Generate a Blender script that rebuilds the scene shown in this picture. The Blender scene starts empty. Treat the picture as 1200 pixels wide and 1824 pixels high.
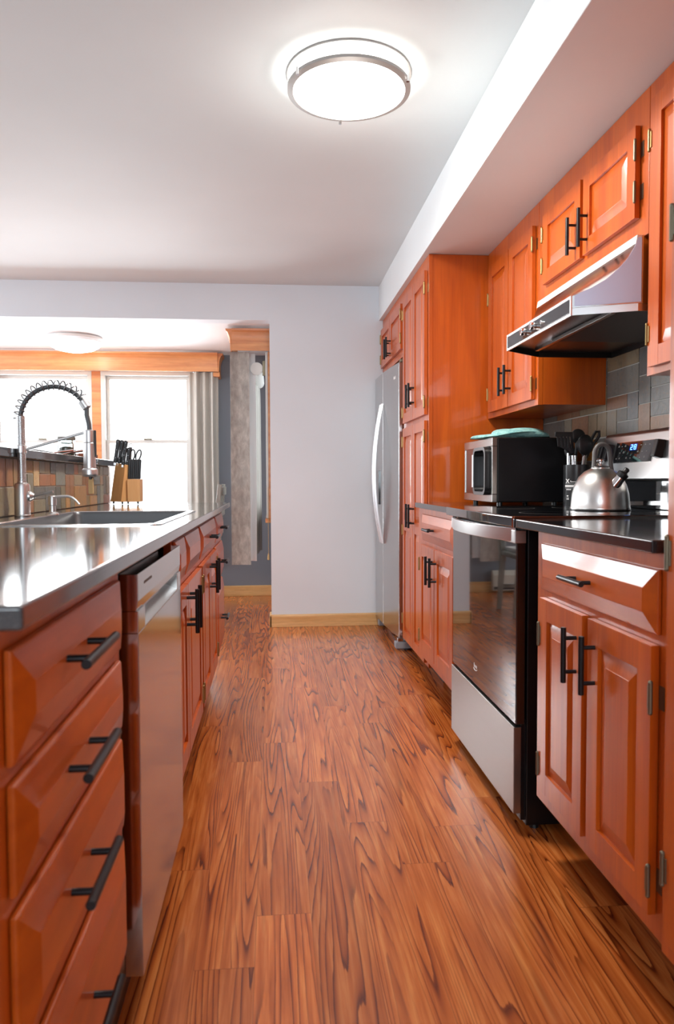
import bpy, bmesh, math, random
from mathutils import Vector, Matrix
S = bpy.context.scene
COL = S.collection
PI = math.pi

# ------------------------------------------------------------------ camera
def look(f=1316.63, pitch=-.0423, yaw=.0862, roll=-.004, h=1.0227):
    cy, sy = math.cos(yaw), math.sin(yaw)
    fw = Vector((sy*math.cos(pitch), cy*math.cos(pitch), math.sin(pitch)))
    rt = Vector((cy, -sy, 0)); up = rt.cross(fw)
    cr, sr = math.cos(roll), math.sin(roll)
    r2 = cr*rt + sr*up; u2 = -sr*rt + cr*up
    cd = bpy.data.cameras.new('camera'); co = bpy.data.objects.new('camera', cd); COL.objects.link(co)
    m = Matrix((r2, u2, -fw)).transposed().to_4x4(); m.translation = Vector((0, 0, h))
    co.matrix_world = m
    cd.sensor_fit = 'VERTICAL'; cd.sensor_height = 36; cd.sensor_width = 24
    cd.lens = f/1824*36; cd.clip_start = .02; cd.clip_end = 100
    cd.dof.use_dof = True; cd.dof.focus_distance = 3.2; cd.dof.aperture_fstop = 5.6
    S.camera = co
look()

# ------------------------------------------------------------------ world, lights, exposure
S.view_settings.view_transform = 'Standard'; S.view_settings.look = 'None'
S.view_settings.gamma = 1; S.view_settings.use_curve_mapping = False
S.view_settings.exposure = 0.38
w = bpy.data.worlds.new('world'); S.world = w; w.use_nodes = True
bg = w.node_tree.nodes['Background']; bg.inputs[0].default_value = (.93, .97, 1, 1); bg.inputs[1].default_value = 2.0

def area(name, loc, rot, sx, sy, power, color=(1, 1, 1), spread=PI):
    l = bpy.data.lights.new(name, 'AREA'); l.shape = 'RECTANGLE'; l.size = sx; l.size_y = sy
    l.energy = power; l.color = color; l.spread = spread
    o = bpy.data.objects.new(name, l); COL.objects.link(o); o.location = loc; o.rotation_euler = rot
    return o
# daylight through the dining windows; fill lamps added at unseen left and rear openings
area('daylight_dining', (-1.5, 6.75, 1.35), (-PI/2, 0, 0), 1.75, 1.2, 90, (.93, .97, 1))
area('fill_left', (-3.75, 2.6, 1.35), (0, -PI/2, 0), 1.5, 3.6, 32, (.88, .94, 1))
area('fill_left_dining', (-3.75, 5.85, 1.15), (0, -PI/2, 0), 1.7, 1.1, 40, (.90, .96, 1))  # added to send light past the peninsula end onto the floor
area('fill_rear', (-.55, -2.38, 1.5), (PI/2, 0, 0), 1.7, 1.15, 34, (.78, .90, 1))
def point(name, loc, power, color, r):
    l = bpy.data.lights.new(name, 'POINT'); l.energy = power; l.color = color; l.shadow_soft_size = r
    o = bpy.data.objects.new(name, l); COL.objects.link(o); o.location = loc; return o

# ------------------------------------------------------------------ materials
def mat(name, base=(.8, .8, .8), rough=.5, metal=0, spec=.5, coat=0, coat_r=.1, emit=None, es=0, trans=0, alpha=1, aniso=0, sheen=0):
    m = bpy.data.materials.new(name); m.use_nodes = True
    b = m.node_tree.nodes['Principled BSDF']
    b.inputs['Base Color'].default_value = (*base, 1); b.inputs['Roughness'].default_value = rough
    b.inputs['Metallic'].default_value = metal; b.inputs['Specular IOR Level'].default_value = spec
    b.inputs['Coat Weight'].default_value = coat; b.inputs['Coat Roughness'].default_value = coat_r
    b.inputs['Transmission Weight'].default_value = trans; b.inputs['Anisotropic'].default_value = aniso
    b.inputs['Sheen Weight'].default_value = sheen
    if emit: b.inputs['Emission Color'].default_value = (*emit, 1); b.inputs['Emission Strength'].default_value = es
    return m
def N(m, t, **k):
    n = m.node_tree.nodes.new(t)
    for a, b in k.items(): setattr(n, a, b)
    return n
def L(m, a, b): m.node_tree.links.new(a, b)
def B(m): return m.node_tree.nodes['Principled BSDF']
def coords(m, scale=(1, 1, 1), loc=(0, 0, 0)):
    tc = N(m, 'ShaderNodeNewGeometry'); mp = N(m, 'ShaderNodeMapping'); L(m, tc.outputs['Position'], mp.inputs[0])
    mp.inputs['Scale'].default_value = scale; mp.inputs['Location'].default_value = loc
    return mp.outputs[0]
def noise(m, vec, scale=5, detail=4, rough=.5, dist=0):
    n = N(m, 'ShaderNodeTexNoise'); L(m, vec, n.inputs['Vector']); n.inputs['Scale'].default_value = scale
    n.inputs['Detail'].default_value = detail; n.inputs['Roughness'].default_value = rough; n.inputs['Distortion'].default_value = dist
    return n.outputs['Fac']
def ramp(m, fac, stops, interp='LINEAR'):
    r = N(m, 'ShaderNodeValToRGB'); L(m, fac, r.inputs[0]); e = r.color_ramp.elements; r.color_ramp.interpolation = interp
    while len(e) < len(stops): e.new(.5)
    for i, (p, c) in enumerate(stops): e[i].position = p; e[i].color = (*c, 1)
    return r.outputs[0]
def math_(m, op, a, b=None, c=None):
    n = N(m, 'ShaderNodeMath', operation=op)
    for i, v in enumerate((a, b, c)):
        if v is None: continue
        if isinstance(v, (int, float)): n.inputs[i].default_value = v
        else: L(m, v, n.inputs[i])
    return n.outputs[0]
def mix(m, fac, a, b, mode='MIX'):
    n = N(m, 'ShaderNodeMix', data_type='RGBA', blend_type=mode)
    for i, v in ((0, fac), (6, a), (7, b)):
        if isinstance(v, (int, float)): n.inputs[i].default_value = v
        elif isinstance(v, tuple): n.inputs[i].default_value = (*v, 1)
        else: L(m, v, n.inputs[i])
    return n.outputs[2]
def bump(m, fac, strength=.2, dist=.01):
    n = N(m, 'ShaderNodeBump'); L(m, fac, n.inputs['Height']); n.inputs['Strength'].default_value = strength
    n.inputs['Distance'].default_value = dist; L(m, n.outputs[0], B(m).inputs['Normal'])
def srgb(r, g, b):
    f = lambda c: (c/255/12.92) if c/255 <= .04045 else ((c/255+.055)/1.055)**2.4
    return (f(r), f(g), f(b))

def wood(name, dark, lite, sc=(9, 9, .9), rough=.28, coat=.5, fine=.35, coat_r=.15, spec=.5):
    m = mat(name, lite, rough, coat=coat, coat_r=coat_r, spec=spec)
    v = coords(m, sc); n1 = noise(m, v, 1.6, 5, .55, .6)
    v2 = coords(m, (sc[0]*14, sc[1]*14, sc[2]*3)); n2 = noise(m, v2, 1.2, 3, .6)
    c = ramp(m, n1, [(.30, dark), (.70, lite)])
    d = ramp(m, n2, [(.3, (1-fine,)*3), (.6, (1, 1, 1))])
    L(m, mix(m, 1.0, c, d, 'MULTIPLY'), B(m).inputs['Base Color'])
    return m
CH = wood('cherry_wood', srgb(174, 72, 10), srgb(204, 95, 18), fine=.12, rough=.36, coat=.38, coat_r=.08, spec=.4)
CHY = wood('cherry_wood_horizontal', srgb(174, 72, 10), srgb(204, 95, 18), sc=(9, .9, 9), fine=.12, rough=.36, coat=.38, coat_r=.08, spec=.4)
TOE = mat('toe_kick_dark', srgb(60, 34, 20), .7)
VAL = wood('fir_valance', srgb(196, 118, 72), srgb(226, 160, 104), sc=(.8, .8, 14), fine=.1, rough=.45, coat=.15)
MAPLE = wood('baseboard_pine', srgb(212, 160, 96), srgb(234, 192, 134), sc=(.8, .8, 22), fine=.12, rough=.45, coat=.1)
BEECH = wood('beech_block', srgb(222, 160, 98), srgb(238, 186, 124), sc=(16, 16, 1.6), fine=.08, rough=.45, coat=.1)
CORK = mat('cork', srgb(206, 172, 120), .8)

def paint(name, col, rough=.7, amt=.03):
    m = mat(name, col, rough, spec=.3)
    n = noise(m, coords(m), 1.3, 3, .5)
    L(m, ramp(m, n, [(.3, tuple(c*(1-amt) for c in col)), (.7, tuple(min(1, c*(1+amt)) for c in col))]), B(m).inputs['Base Color'])
    bump(m, noise(m, coords(m), 160, 2), .06, .002)
    return m
WALLP = paint('wall_paint_pale_grey', srgb(222, 230, 237))
CEILP = paint('ceiling_paint', srgb(216, 225, 228))
WHITEP = paint('soffit_paint', srgb(222, 226, 228))
DARKP = paint('dining_wall_paint_slate', srgb(128, 133, 142))
DCEIL = paint('dining_ceiling_paint', srgb(236, 238, 242))

BLACKM = mat('black_handle_metal', (.018, .018, .02), .35, metal=.6)
BRASS = mat('aged_brass', srgb(158, 132, 88), .4, metal=1)
PEWTER = mat('pewter_hinge', srgb(128, 120, 102), .45, metal=.9)
WHITEPL = mat('white_plastic', srgb(238, 238, 235), .4)
VINYL = mat('white_vinyl', srgb(206, 207, 205), .4)
BLKPL = mat('black_plastic', (.012, .012, .013), .35)
BLKSAT = mat('black_enamel', (.004, .004, .005), .32, spec=.35)
BLKGL = mat('black_glass', (.006, .006, .007), .04, spec=.7, coat=.6, coat_r=.02)
CHROME = mat('chrome', (.85, .85, .86), .08, metal=1)
RUBBER = mat('dark_hose', (.09, .095, .10), .4, metal=.3)
WHT = mat('white_print', srgb(232, 232, 232), .5)
GRYP = mat('grey_print', srgb(110, 108, 105), .5)
BLUE = mat('blue_led', (.05, .15, .8), .5, emit=(.10, .32, 1), es=3.5)
LEDBG = mat('led_window', (.0, .01, .06), .1, emit=(.0, .02, .25), es=.5)
LAMPD = mat('lamp_diffuser', (.9, .9, .88), .4, emit=(1, .95, .87), es=9)
LAMPD2 = mat('dining_lamp_diffuser', (.9, .9, .88), .4, emit=(1, .95, .86), es=5)
GLASS = mat('clear_glass', (.55, .60, .60), .0, trans=1); B(GLASS).inputs['IOR'].default_value = 1.45
def pane_mat():
    m = bpy.data.materials.new('window_glass'); m.use_nodes = True; nt = m.node_tree; nt.nodes.clear()
    o = N(m, 'ShaderNodeOutputMaterial'); t = N(m, 'ShaderNodeBsdfTransparent'); g = N(m, 'ShaderNodeBsdfGlossy')
    g.inputs['Roughness'].default_value = .02; f = N(m, 'ShaderNodeFresnel'); f.inputs[0].default_value = 1.3
    x = N(m, 'ShaderNodeMixShader'); L(m, f.outputs[0], x.inputs[0]); L(m, t.outputs[0], x.inputs[1]); L(m, g.outputs[0], x.inputs[2])
    L(m, x.outputs[0], o.inputs[0]); return m
PANE = pane_mat()
def steel(name, col, rough=.28, sc=(2, 2, 220), amt=.03):
    m = mat(name, col, rough, metal=1)
    n = noise(m, coords(m, sc), 1, 3, .6)
    r = N(m, 'ShaderNodeMapRange'); L(m, n, r.inputs[0]); r.inputs[3].default_value = rough-amt/2; r.inputs[4].default_value = rough+amt/2
    L(m, r.outputs[0], B(m).inputs['Roughness'])
    return m
STEEL = steel('brushed_steel', (.60, .60, .60))
STEELD = steel('dishwasher_steel', (.50, .48, .46), .14)
STEELF = steel('fridge_steel', (.52, .52, .52), .2)
STEELV = steel('brushed_nickel', (.72, .72, .72), .38, (60, 60, 3))
SINKM = mat('sink_steel', (.12, .13, .14), .35, metal=.6)
RIMM = steel('sink_rim_steel', (.75, .75, .75), .2, (3, 90, 3))
HOODM = mat('hood_steel_polished', (.62, .62, .62), .12, metal=1)
COUNTER = mat('black_counter', (.02, .02, .021), .11, spec=.6, coat=.3, coat_r=.05)
def speck(m, a, b, s=900):
    n = noise(m, coords(m), s, 1); L(m, ramp(m, n, [(.62, a), (.72, b)]), B(m).inputs['Base Color'])
speck(COUNTER, (.016, .016, .018), (.06, .06, .058), 500)
COUNTERL = mat('grey_counter', (.04, .042, .045), .12, spec=.8, coat=.55, coat_r=.06)
speck(COUNTERL, (.040, .042, .045), (.09, .09, .09), 500)

def slate():
    m = mat('slate_tile', (.3, .3, .3), .42, spec=.5)
    a = N(m, 'ShaderNodeAttribute', attribute_name='tile')
    n = noise(m, coords(m, (14, 14, 9)), 2.2, 6, .65, 1.2)
    sh = ramp(m, n, [(.28, (.62, .62, .62)), (.5, (1, 1, 1)), (.72, (1.0, .86, .68))])
    n2 = noise(m, coords(m, (1, 1, 1), (3, 5, 1)), 38, 5, .7, 2)
    rust = ramp(m, n2, [(.56, (0, 0, 0)), (.70, (.55, .55, .55))])
    c = mix(m, 1.0, a.outputs['Color'], sh, 'MULTIPLY')
    L(m, mix(m, rust, c, srgb(150, 112, 78)), B(m).inputs['Base Color'])
    bump(m, n, .35, .004)
    return m
SLATE = slate()
GROUT = mat('grout', srgb(186, 180, 168), .8)
GROUTR = mat('grout_grey', srgb(186, 186, 180), .8)

def floor_mat():
    m = mat('tigerwood_laminate', (.4, .15, .06), .26, spec=.5, coat=.45, coat_r=.2)
    g = N(m, 'ShaderNodeNewGeometry'); s = N(m, 'ShaderNodeSeparateXYZ'); L(m, g.outputs['Position'], s.inputs[0])
    X = math_(m, 'ADD', s.outputs[0], 10.03); Y = math_(m, 'ADD', s.outputs[1], 10)
    px = math_(m, 'DIVIDE', X, .128); ix = math_(m, 'FLOOR', px); fx = math_(m, 'FRACT', px)
    wn = N(m, 'ShaderNodeTexWhiteNoise', noise_dimensions='1D'); L(m, ix, wn.inputs['W'])
    py = math_(m, 'ADD', math_(m, 'DIVIDE', Y, 1.15), wn.outputs['Value']); iy = math_(m, 'FLOOR', py); fy = math_(m, 'FRACT', py)
    cb = N(m, 'ShaderNodeCombineXYZ'); L(m, ix, cb.inputs[0]); L(m, iy, cb.inputs[1])
    w2 = N(m, 'ShaderNodeTexWhiteNoise', noise_dimensions='3D'); L(m, cb.outputs[0], w2.inputs['Vector'])
    v = N(m, 'ShaderNodeCombineXYZ'); L(m, math_(m, 'MULTIPLY', X, 9.0), v.inputs[0]); L(m, math_(m, 'MULTIPLY', Y, .44), v.inputs[1])
    L(m, math_(m, 'MULTIPLY', w2.outputs['Value'], 60), v.inputs[2])
    big = noise(m, v.outputs[0], 1.0, 1.6, .4, .12)
    v2 = N(m, 'ShaderNodeCombineXYZ'); L(m, math_(m, 'MULTIPLY', X, 70), v2.inputs[0]); L(m, math_(m, 'MULTIPLY', Y, 3.2), v2.inputs[1])
    L(m, math_(m, 'MULTIPLY', w2.outputs['Value'], 60), v2.inputs[2])
    fine = noise(m, v2.outputs[0], 1.0, 4, .6, .2)
    ph = math_(m, 'ADD', math_(m, 'MULTIPLY', big, 24), math_(m, 'MULTIPLY', fine, .5))
    fr = math_(m, 'FRACT', ph)
    base = ramp(m, fine, [(.25, srgb(160, 78, 28)), (.5, srgb(200, 112, 50)), (.75, srgb(226, 146, 78))])
    line = ramp(m, fr, [(0, (1, 1, 1)), (.5, (.93, .88, .84)), (.74, (.62, .48, .42)), (.86, (.22, .13, .10)), (.91, (.36, .24, .20)), (.94, (1, 1, 1)), (1, (1, 1, 1))])
    # some zones of a plank have strong lines, others almost none
    zone = noise(m, v.outputs[0], 2.3, 2, .5)
    zl = ramp(m, zone, [(.36, (.15, .15, .15)), (.54, (1, 1, 1))])
    c = mix(m, zl, base, mix(m, 1.0, base, line, 'MULTIPLY'))
    tint = ramp(m, w2.outputs['Value'], [(0, (.80, .76, .74)), (.5, (.96, .94, .92)), (1, (1.12, 1.08, 1.05))])
    c = mix(m, 1.0, c, tint, 'MULTIPLY')
    ex = math_(m, 'MINIMUM', fx, math_(m, 'SUBTRACT', 1, fx)); ey = math_(m, 'MINIMUM', fy, math_(m, 'SUBTRACT', 1, fy))
    sx = math_(m, 'LESS_THAN', ex, .008); sy = math_(m, 'LESS_THAN', ey, .0012)
    seam = math_(m, 'MULTIPLY', math_(m, 'MAXIMUM', sx, sy), .35)
    c = mix(m, seam, c, srgb(90, 48, 28))
    L(m, c, B(m).inputs['Base Color'])
    bump(m, fine, .05, .001)
    return m
FLOORM = floor_mat()

def velvet():
    m = mat('grey_velvet', srgb(150, 146, 140), .6, sheen=.25)
    n = noise(m, coords(m, (6, 6, 3)), 4, 5, .65, .3)
    L(m, ramp(m, n, [(.32, srgb(142, 137, 130)), (.52, srgb(166, 161, 154)), (.70, srgb(192, 187, 180))]), B(m).inputs['Base Color'])
    bump(m, n, .12, .01); return m
VELVET = velvet()
DRAPE = paint('grey_drape', srgb(186, 184, 178), .8, .10)
def sheer():
    m = mat('sheer_white', srgb(238, 240, 242), .8); return m
SHEER = sheer()
def mitt_mat():
    m = mat('teal_cotton', srgb(140, 196, 196), .85)
    n = noise(m, coords(m, (12, 30, 30)), 3, 4, .6, 1)
    L(m, ramp(m, n, [(.3, srgb(104, 166, 172)), (.5, srgb(150, 204, 200)), (.7, srgb(176, 222, 214))]), B(m).inputs['Base Color'])
    bump(m, noise(m, coords(m), 70, 3), .5, .004); return m
MITT = mitt_mat()
CHAIRM = wood('grey_washed_wood', srgb(112, 112, 106), srgb(170, 170, 162), sc=(14, 14, 2), rough=.5, coat=.1)

# ------------------------------------------------------------------ mesh helpers
class MB:
    def __init__(s): s.v = []; s.f = []; s.mi = []; s.col = []
    def add(s, vs, fs, mi=0, col=None):
        n = len(s.v); s.v += [tuple(x) for x in vs]
        for f in fs: s.f.append([i+n for i in f]); s.mi.append(mi); s.col.append(col)
        return s
    def box(s, x0, x1, y0, y1, z0, z1, mi=0, col=None):
        v = [(x, y, z) for x in (x0, x1) for y in (y0, y1) for z in (z0, z1)]
        return s.add(v, [(0, 1, 3, 2), (4, 6, 7, 5), (0, 4, 5, 1), (2, 3, 7, 6), (0, 2, 6, 4), (1, 5, 7, 3)], mi, col)
    def loft(s, rings, cap0=True, cap1=True, closed=True, mi=0):
        n = len(rings[0]); vs = [p for r in rings for p in r]; fs = []
        for k in range(len(rings)-1):
            for i in range(n if closed else n-1):
                j = (i+1) % n; fs.append((k*n+i, k*n+j, (k+1)*n+j, (k+1)*n+i))
        if cap0: fs.append(tuple(range(n))[::-1])
        if cap1: fs.append(tuple((len(rings)-1)*n+i for i in range(n)))
        return s.add(vs, fs, mi)
    def prism(s, poly, axis, a, b, mi=0):
        def P(p, t): return {'x': (t, p[0], p[1]), 'y': (p[0], t, p[1]), 'z': (p[0], p[1], t)}[axis]
        return s.loft([[P(p, a) for p in poly], [P(p, b) for p in poly]], mi=mi)
    def lathe(s, prof, c=(0, 0, 0), n=32, axis=(0, 0, 1), cap0=True, cap1=True, mi=0):
        ax = Vector(axis).normalized(); u = ax.orthogonal().normalized(); w_ = ax.cross(u); c = Vector(c)
        if abs(ax.z) > .99: u = Vector((1, 0, 0)); w_ = Vector((0, 1, 0))
        rings = [[c+ax*h+(u*math.cos(2*PI*i/n)+w_*math.sin(2*PI*i/n))*r for i in range(n)] for r, h in prof]
        return s.loft(rings, cap0, cap1, mi=mi)
    def cyl(s, p0, p1, r, n=16, mi=0, r2=None):
        p0, p1 = Vector(p0), Vector(p1); return s.lathe([(r, 0), (r if r2 is None else r2, (p1-p0).length)], p0, n, p1-p0, mi=mi)
    def tube(s, pts, r, n=10, mi=0, caps=True, flat=None):
        pts = [Vector(p) for p in pts]; rings = []; prev = None
        for i, p in enumerate(pts):
            t = (pts[min(i+1, len(pts)-1)]-pts[max(i-1, 0)]).normalized()
            if prev is None: u = t.orthogonal().normalized()
            else: u = (prev-t*prev.dot(t)).normalized()
            prev = u; w_ = t.cross(u); rr = r[i] if isinstance(r, (list, tuple)) else r
            rings.append([p+(u*math.cos(2*PI*k/n)+w_*math.sin(2*PI*k/n))*rr for k in range(n)])
        return s.loft(rings, caps, caps, mi=mi)
    def ball(s, c, rx, ry=None, rz=None, n=20, m=12, mi=0):
        ry = ry or rx; rz = rz or rx; c = Vector(c); rings = []
        for j in range(m+1):
            a = -PI/2+PI*j/m; k = max(math.cos(a), 1e-3)
            rings.append([(c.x+rx*k*math.cos(2*PI*i/n), c.y+ry*k*math.sin(2*PI*i/n), c.z+rz*math.sin(a)) for i in range(n)])
        return s.loft(rings, mi=mi)
    def xform(s, M):
        s.v = [tuple(M @ Vector(p)) for p in s.v]; return s
def world_loc(o):
    l = Vector((0, 0, 0))
    while o is not None: l = l+o.location; o = o.parent
    return l
def build(mb, name, mats, parent=None, origin=None, bevel=0, smooth=False, seg=2, ang=30):
    """link as one mesh object; vertices were given in world space, origin is kept at the parent's base"""
    me = bpy.data.meshes.new(name)
    base = world_loc(parent) if parent is not None else Vector((0, 0, 0))
    org = Vector(origin) if origin is not None else (base if parent is not None else Vector((0, 0, 0)))
    bm = bmesh.new(); vs = [bm.verts.new(Vector(p)-org) for p in mb.v]
    if not isinstance(mats, (list, tuple)): mats = [mats]
    lay = bm.loops.layers.float_color.new('tile') if any(c is not None for c in mb.col) else None
    for f, mi, c in zip(mb.f, mb.mi, mb.col):
        try: fc = bm.faces.new([vs[i] for i in f])
        except ValueError: continue
        fc.material_index = mi; fc.smooth = True
        if lay is not None:
            for lp in fc.loops: lp[lay] = (*(c or (.3, .3, .3)), 1)
    bmesh.ops.recalc_face_normals(bm, faces=bm.faces)
    bm.to_mesh(me); bm.free()
    for m in mats: me.materials.append(m)
    me.set_sharp_from_angle(angle=math.radians(60 if smooth else (24 if bevel == 0 else 11)))
    o = bpy.data.objects.new(name, me); COL.objects.link(o)
    if parent is not None: o.parent = parent
    o.location = org-base
    if bevel:
        b = o.modifiers.new('bevel', 'BEVEL'); b.width = bevel; b.segments = seg; b.limit_method = 'ANGLE'; b.angle_limit = math.radians(ang)
        b.harden_normals = True
    return o
def tag(o, label, cat, group=None, kind=None):
    o['label'] = label; o['category'] = cat
    if group: o['group'] = group
    if kind: o['kind'] = kind
    return o
def thing(name, label, cat, loc, group=None):
    o = bpy.data.objects.new(name, None); COL.objects.link(o); o.location = loc; o.empty_display_size = .1
    return tag(o, label, cat, group)
def struct(mb, name, m, **k):
    o = build(mb, name, m, **k); o['kind'] = 'structure'; return o
def lab(o, t): o['label'] = t; return o
def boxmb(*a): return MB().box(*a)
def rrect(x0, x1, y0, y1, r, z, n=6):
    p = []
    for cx, cy, a0 in ((x1-r, y1-r, 0), (x0+r, y1-r, 90), (x0+r, y0+r, 180), (x1-r, y0+r, 270)):
        for k in range(n+1):
            a = math.radians(a0+90*k/n); p.append((cx+r*math.cos(a), cy+r*math.sin(a), z))
    return p

# ------------------------------------------------------------------ room shell
YB, YE, XW, ZC, ZD, XL, YR = 5.162, 6.60, 1.365, 2.372, 2.128, -3.6, -2.3
struct(boxmb(XL-.1, XW+.1, YR-.1, YE+.1, -.05, 0), 'floor', FLOORM)
struct(boxmb(XL-.1, XW+.1, YR-.1, YB, ZC, ZC+.06), 'ceiling', CEILP)
struct(boxmb(XL-.1, .12, YB+.12, YE+.1, ZD, ZD+.06), 'ceiling_dining', DCEIL)
b = MB()                                        # the wall at the end of the kitchen, with the wide opening to the dining room
b.box(-.016, XW+.1, YB, YB+.12, 0, ZC); b.box(XL, -.016, YB, YB+.12, ZD, ZC)
struct(b, 'wall_back', WALLP)
struct(boxmb(XW, XW+.1, YR, YB, 0, ZC), 'wall_right', WALLP)
b = MB(); y0, y1 = .8, 4.4; y2, y3 = 5.3, 6.4        # left wall with openings added for the fill light
b.box(XL-.1, XL, YR, y0, 0, ZC); b.box(XL-.1, XL, y1, y2, 0, ZC); b.box(XL-.1, XL, y3, YE, 0, ZC); b.box(XL-.1, XL, y2, y3, 0, .2); b.box(XL-.1, XL, y2, y3, 2.05, ZC); b.box(XL-.1, XL, y0, y1, 0, .6); b.box(XL-.1, XL, y0, y1, 2.1, ZC)
struct(b, 'wall_left', WALLP)
b = MB(); x0, x1 = -1.5, .4                       # wall behind the camera, opening added for the rear fill
b.box(XL, x0, YR-.1, YR, 0, ZC); b.box(x1, XW, YR-.1, YR, 0, ZC); b.box(x0, x1, YR-.1, YR, 0, .85); b.box(x0, x1, YR-.1, YR, 2.15, ZC)
struct(b, 'wall_front', WALLP)
WX0, WX1, WZ0, WZ1 = -2.42, -.68, .72, 1.99
b = MB(); b.box(XL, WX0, YE, YE+.12, 0, ZD); b.box(WX1, .12, YE, YE+.12, 0, ZD); b.box(WX0, WX1, YE, YE+.12, 0, WZ0); b.box(WX0, WX1, YE, YE+.12, WZ1, ZD)
struct(b, 'wall_far', DARKP)
b = MB()                                        # dining-room side wall behind the end wall, with the side window
b.box(.02, .12, YB+.12, 5.45, 0, ZD); b.box(.02, .12, 6.35, YE, 0, ZD); b.box(.02, .12, 5.45, 6.35, 0, .76); b.box(.02, .12, 5.45, 6.35, 1.95, ZD)
struct(b, 'wall_side', DARKP)
struct(boxmb(.744, XW, YR, YB, 2.136, ZC), 'wall_soffit', WHITEP, bevel=.003)

def baseboard(mb): return mb
b = MB(); b.prism([(YB, 0), (YB-.014, 0), (YB-.014, .078), (YB-.008, .088), (YB, .088)], 'x', -.028, .78)
b.prism([(-.016, 0), (-.030, 0), (-.030, .078), (-.024, .088), (-.016, .088)], 'y', YB-.014, YB+.12)
struct(b, 'baseboard_back', MAPLE, bevel=.002)
b = MB(); b.prism([(YE, 0), (YE-.014, 0), (YE-.014, .085), (YE-.008, .094), (YE, .094)], 'x', XL, .02)
struct(b, 'baseboard_far', MAPLE, bevel=.002)
struct(boxmb(.004, .02, YB+.12, YE-.014, 0, .094), 'baseboard_side', MAPLE, bevel=.002)

# ------------------------------------------------------------------ windows of the dining room
def window(n, xa, xb, za, zb, zm):
    Y = YE-.01
    b = MB()
    t = .035
    b.box(xa, xb, Y-.02, Y+.10, zb-t, zb); b.box(xa, xb, Y-.02, Y+.10, za, za+t)
    b.box(xa, xa+t, Y-.02, Y+.10, za+t, zb-t); b.box(xb-t, xb, Y-.02, Y+.10, za+t, zb-t)
    fr = struct(b, 'window_%d' % n, VINYL, bevel=.003)
    def sash(z0, z1, yy):
        s = MB(); q = .028
        s.box(xa+t, xb-t, yy, yy+.03, z0, z0+q); s.box(xa+t, xb-t, yy, yy+.03, z1-q, z1)
        s.box(xa+t, xa+t+q, yy, yy+.03, z0+q, z1-q); s.box(xb-t-q, xb-t, yy, yy+.03, z0+q, z1-q)
        so = build(s, 'sash', VINYL, fr, bevel=.002)
        build(boxmb(xa+t+q, xb-t-q, yy+.012, yy+.018, z0+q, z1-q), 'pane', PANE, so)
        return so
    sash(zm-.015, zb-t, Y+.045); lo = sash(za+t, zm+.015, Y+.01)
    build(boxmb((xa+xb)/2-.035, (xa+xb)/2+.035, Y-.004, Y+.012, zm+.015, zm+.027), 'latch', PEWTER, lo, bevel=.002)
window(1, -1.475, -.69, .74, 1.975, 1.37)
window(2, -2.40, -1.55, .74, 1.975, 1.37)
struct(boxmb(-1.55, -1.475, YE-.03, YE+.1, .74, 1.975), 'trim_1', VAL, bevel=.003)
struct(boxmb(-2.45, -.63, YE-.06, YE+.02, .70, .74), 'trim_2', VAL, bevel=.004)
b = boxmb(-2.45, -.64, YE-.03, YE, 1.975, 2.03)
struct(b, 'trim_3', VINYL, bevel=.003)
# side window, seen edge on beside the end wall
b = MB(); b.box(-.004, .06, 5.45, 5.50, .76, 1.95); b.box(-.004, .06, 6.30, 6.35, .76, 1.95); b.box(-.004, .06, 5.5, 6.3, 1.9, 1.95); b.box(-.004, .06, 5.5, 6.3, .76, .80)
b.box(-.048, -.031, 5.39, 5.45, .752, 1.952); b.box(-.031, -.004, 5.451, 5.47, .76, 1.95)
w3 = struct(b, 'window_3', VINYL, bevel=.003)
build(boxmb(.05, .056, 5.5, 6.3, .8, 1.9), 'pane', PANE, w3)
struct(boxmb(-.030, .02, 5.38, 5.45, .75, 1.952), 'trim_4', VAL, bevel=.003)
struct(boxmb(-.056, .02, 5.36, 6.44, .72, .75), 'trim_5', VAL, bevel=.003)
# unseen left and rear windows, added to let in the fill light
b = MB()
for a in (.8, 1.96, 3.16, 4.32): b.box(XL-.09, XL-.01, a, a+.08, .6, 2.1)
b.box(XL-.09, XL-.01, .88, 4.32, .6, .68); b.box(XL-.09, XL-.01, .88, 4.32, 2.02, 2.1)
struct(b, 'window_4', VINYL)
b = MB()
for a in (5.3, 6.32): b.box(XL-.09, XL-.01, a, a+.08, .2, 2.05)
b.box(XL-.09, XL-.01, 5.38, 6.32, .2, .28); b.box(XL-.09, XL-.01, 5.38, 6.32, 1.97, 2.05)
struct(b, 'window_6', VINYL)
b = MB()
for a in (-1.5, -.59, .32): b.box(a, a+.08, YR-.09, YR-.01, .85, 2.15)
b.box(-1.42, .32, YR-.09, YR-.01, .85, .93); b.box(-1.42, .32, YR-.09, YR-.01, 2.07, 2.15)
struct(b, 'window_5', VINYL)

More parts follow.
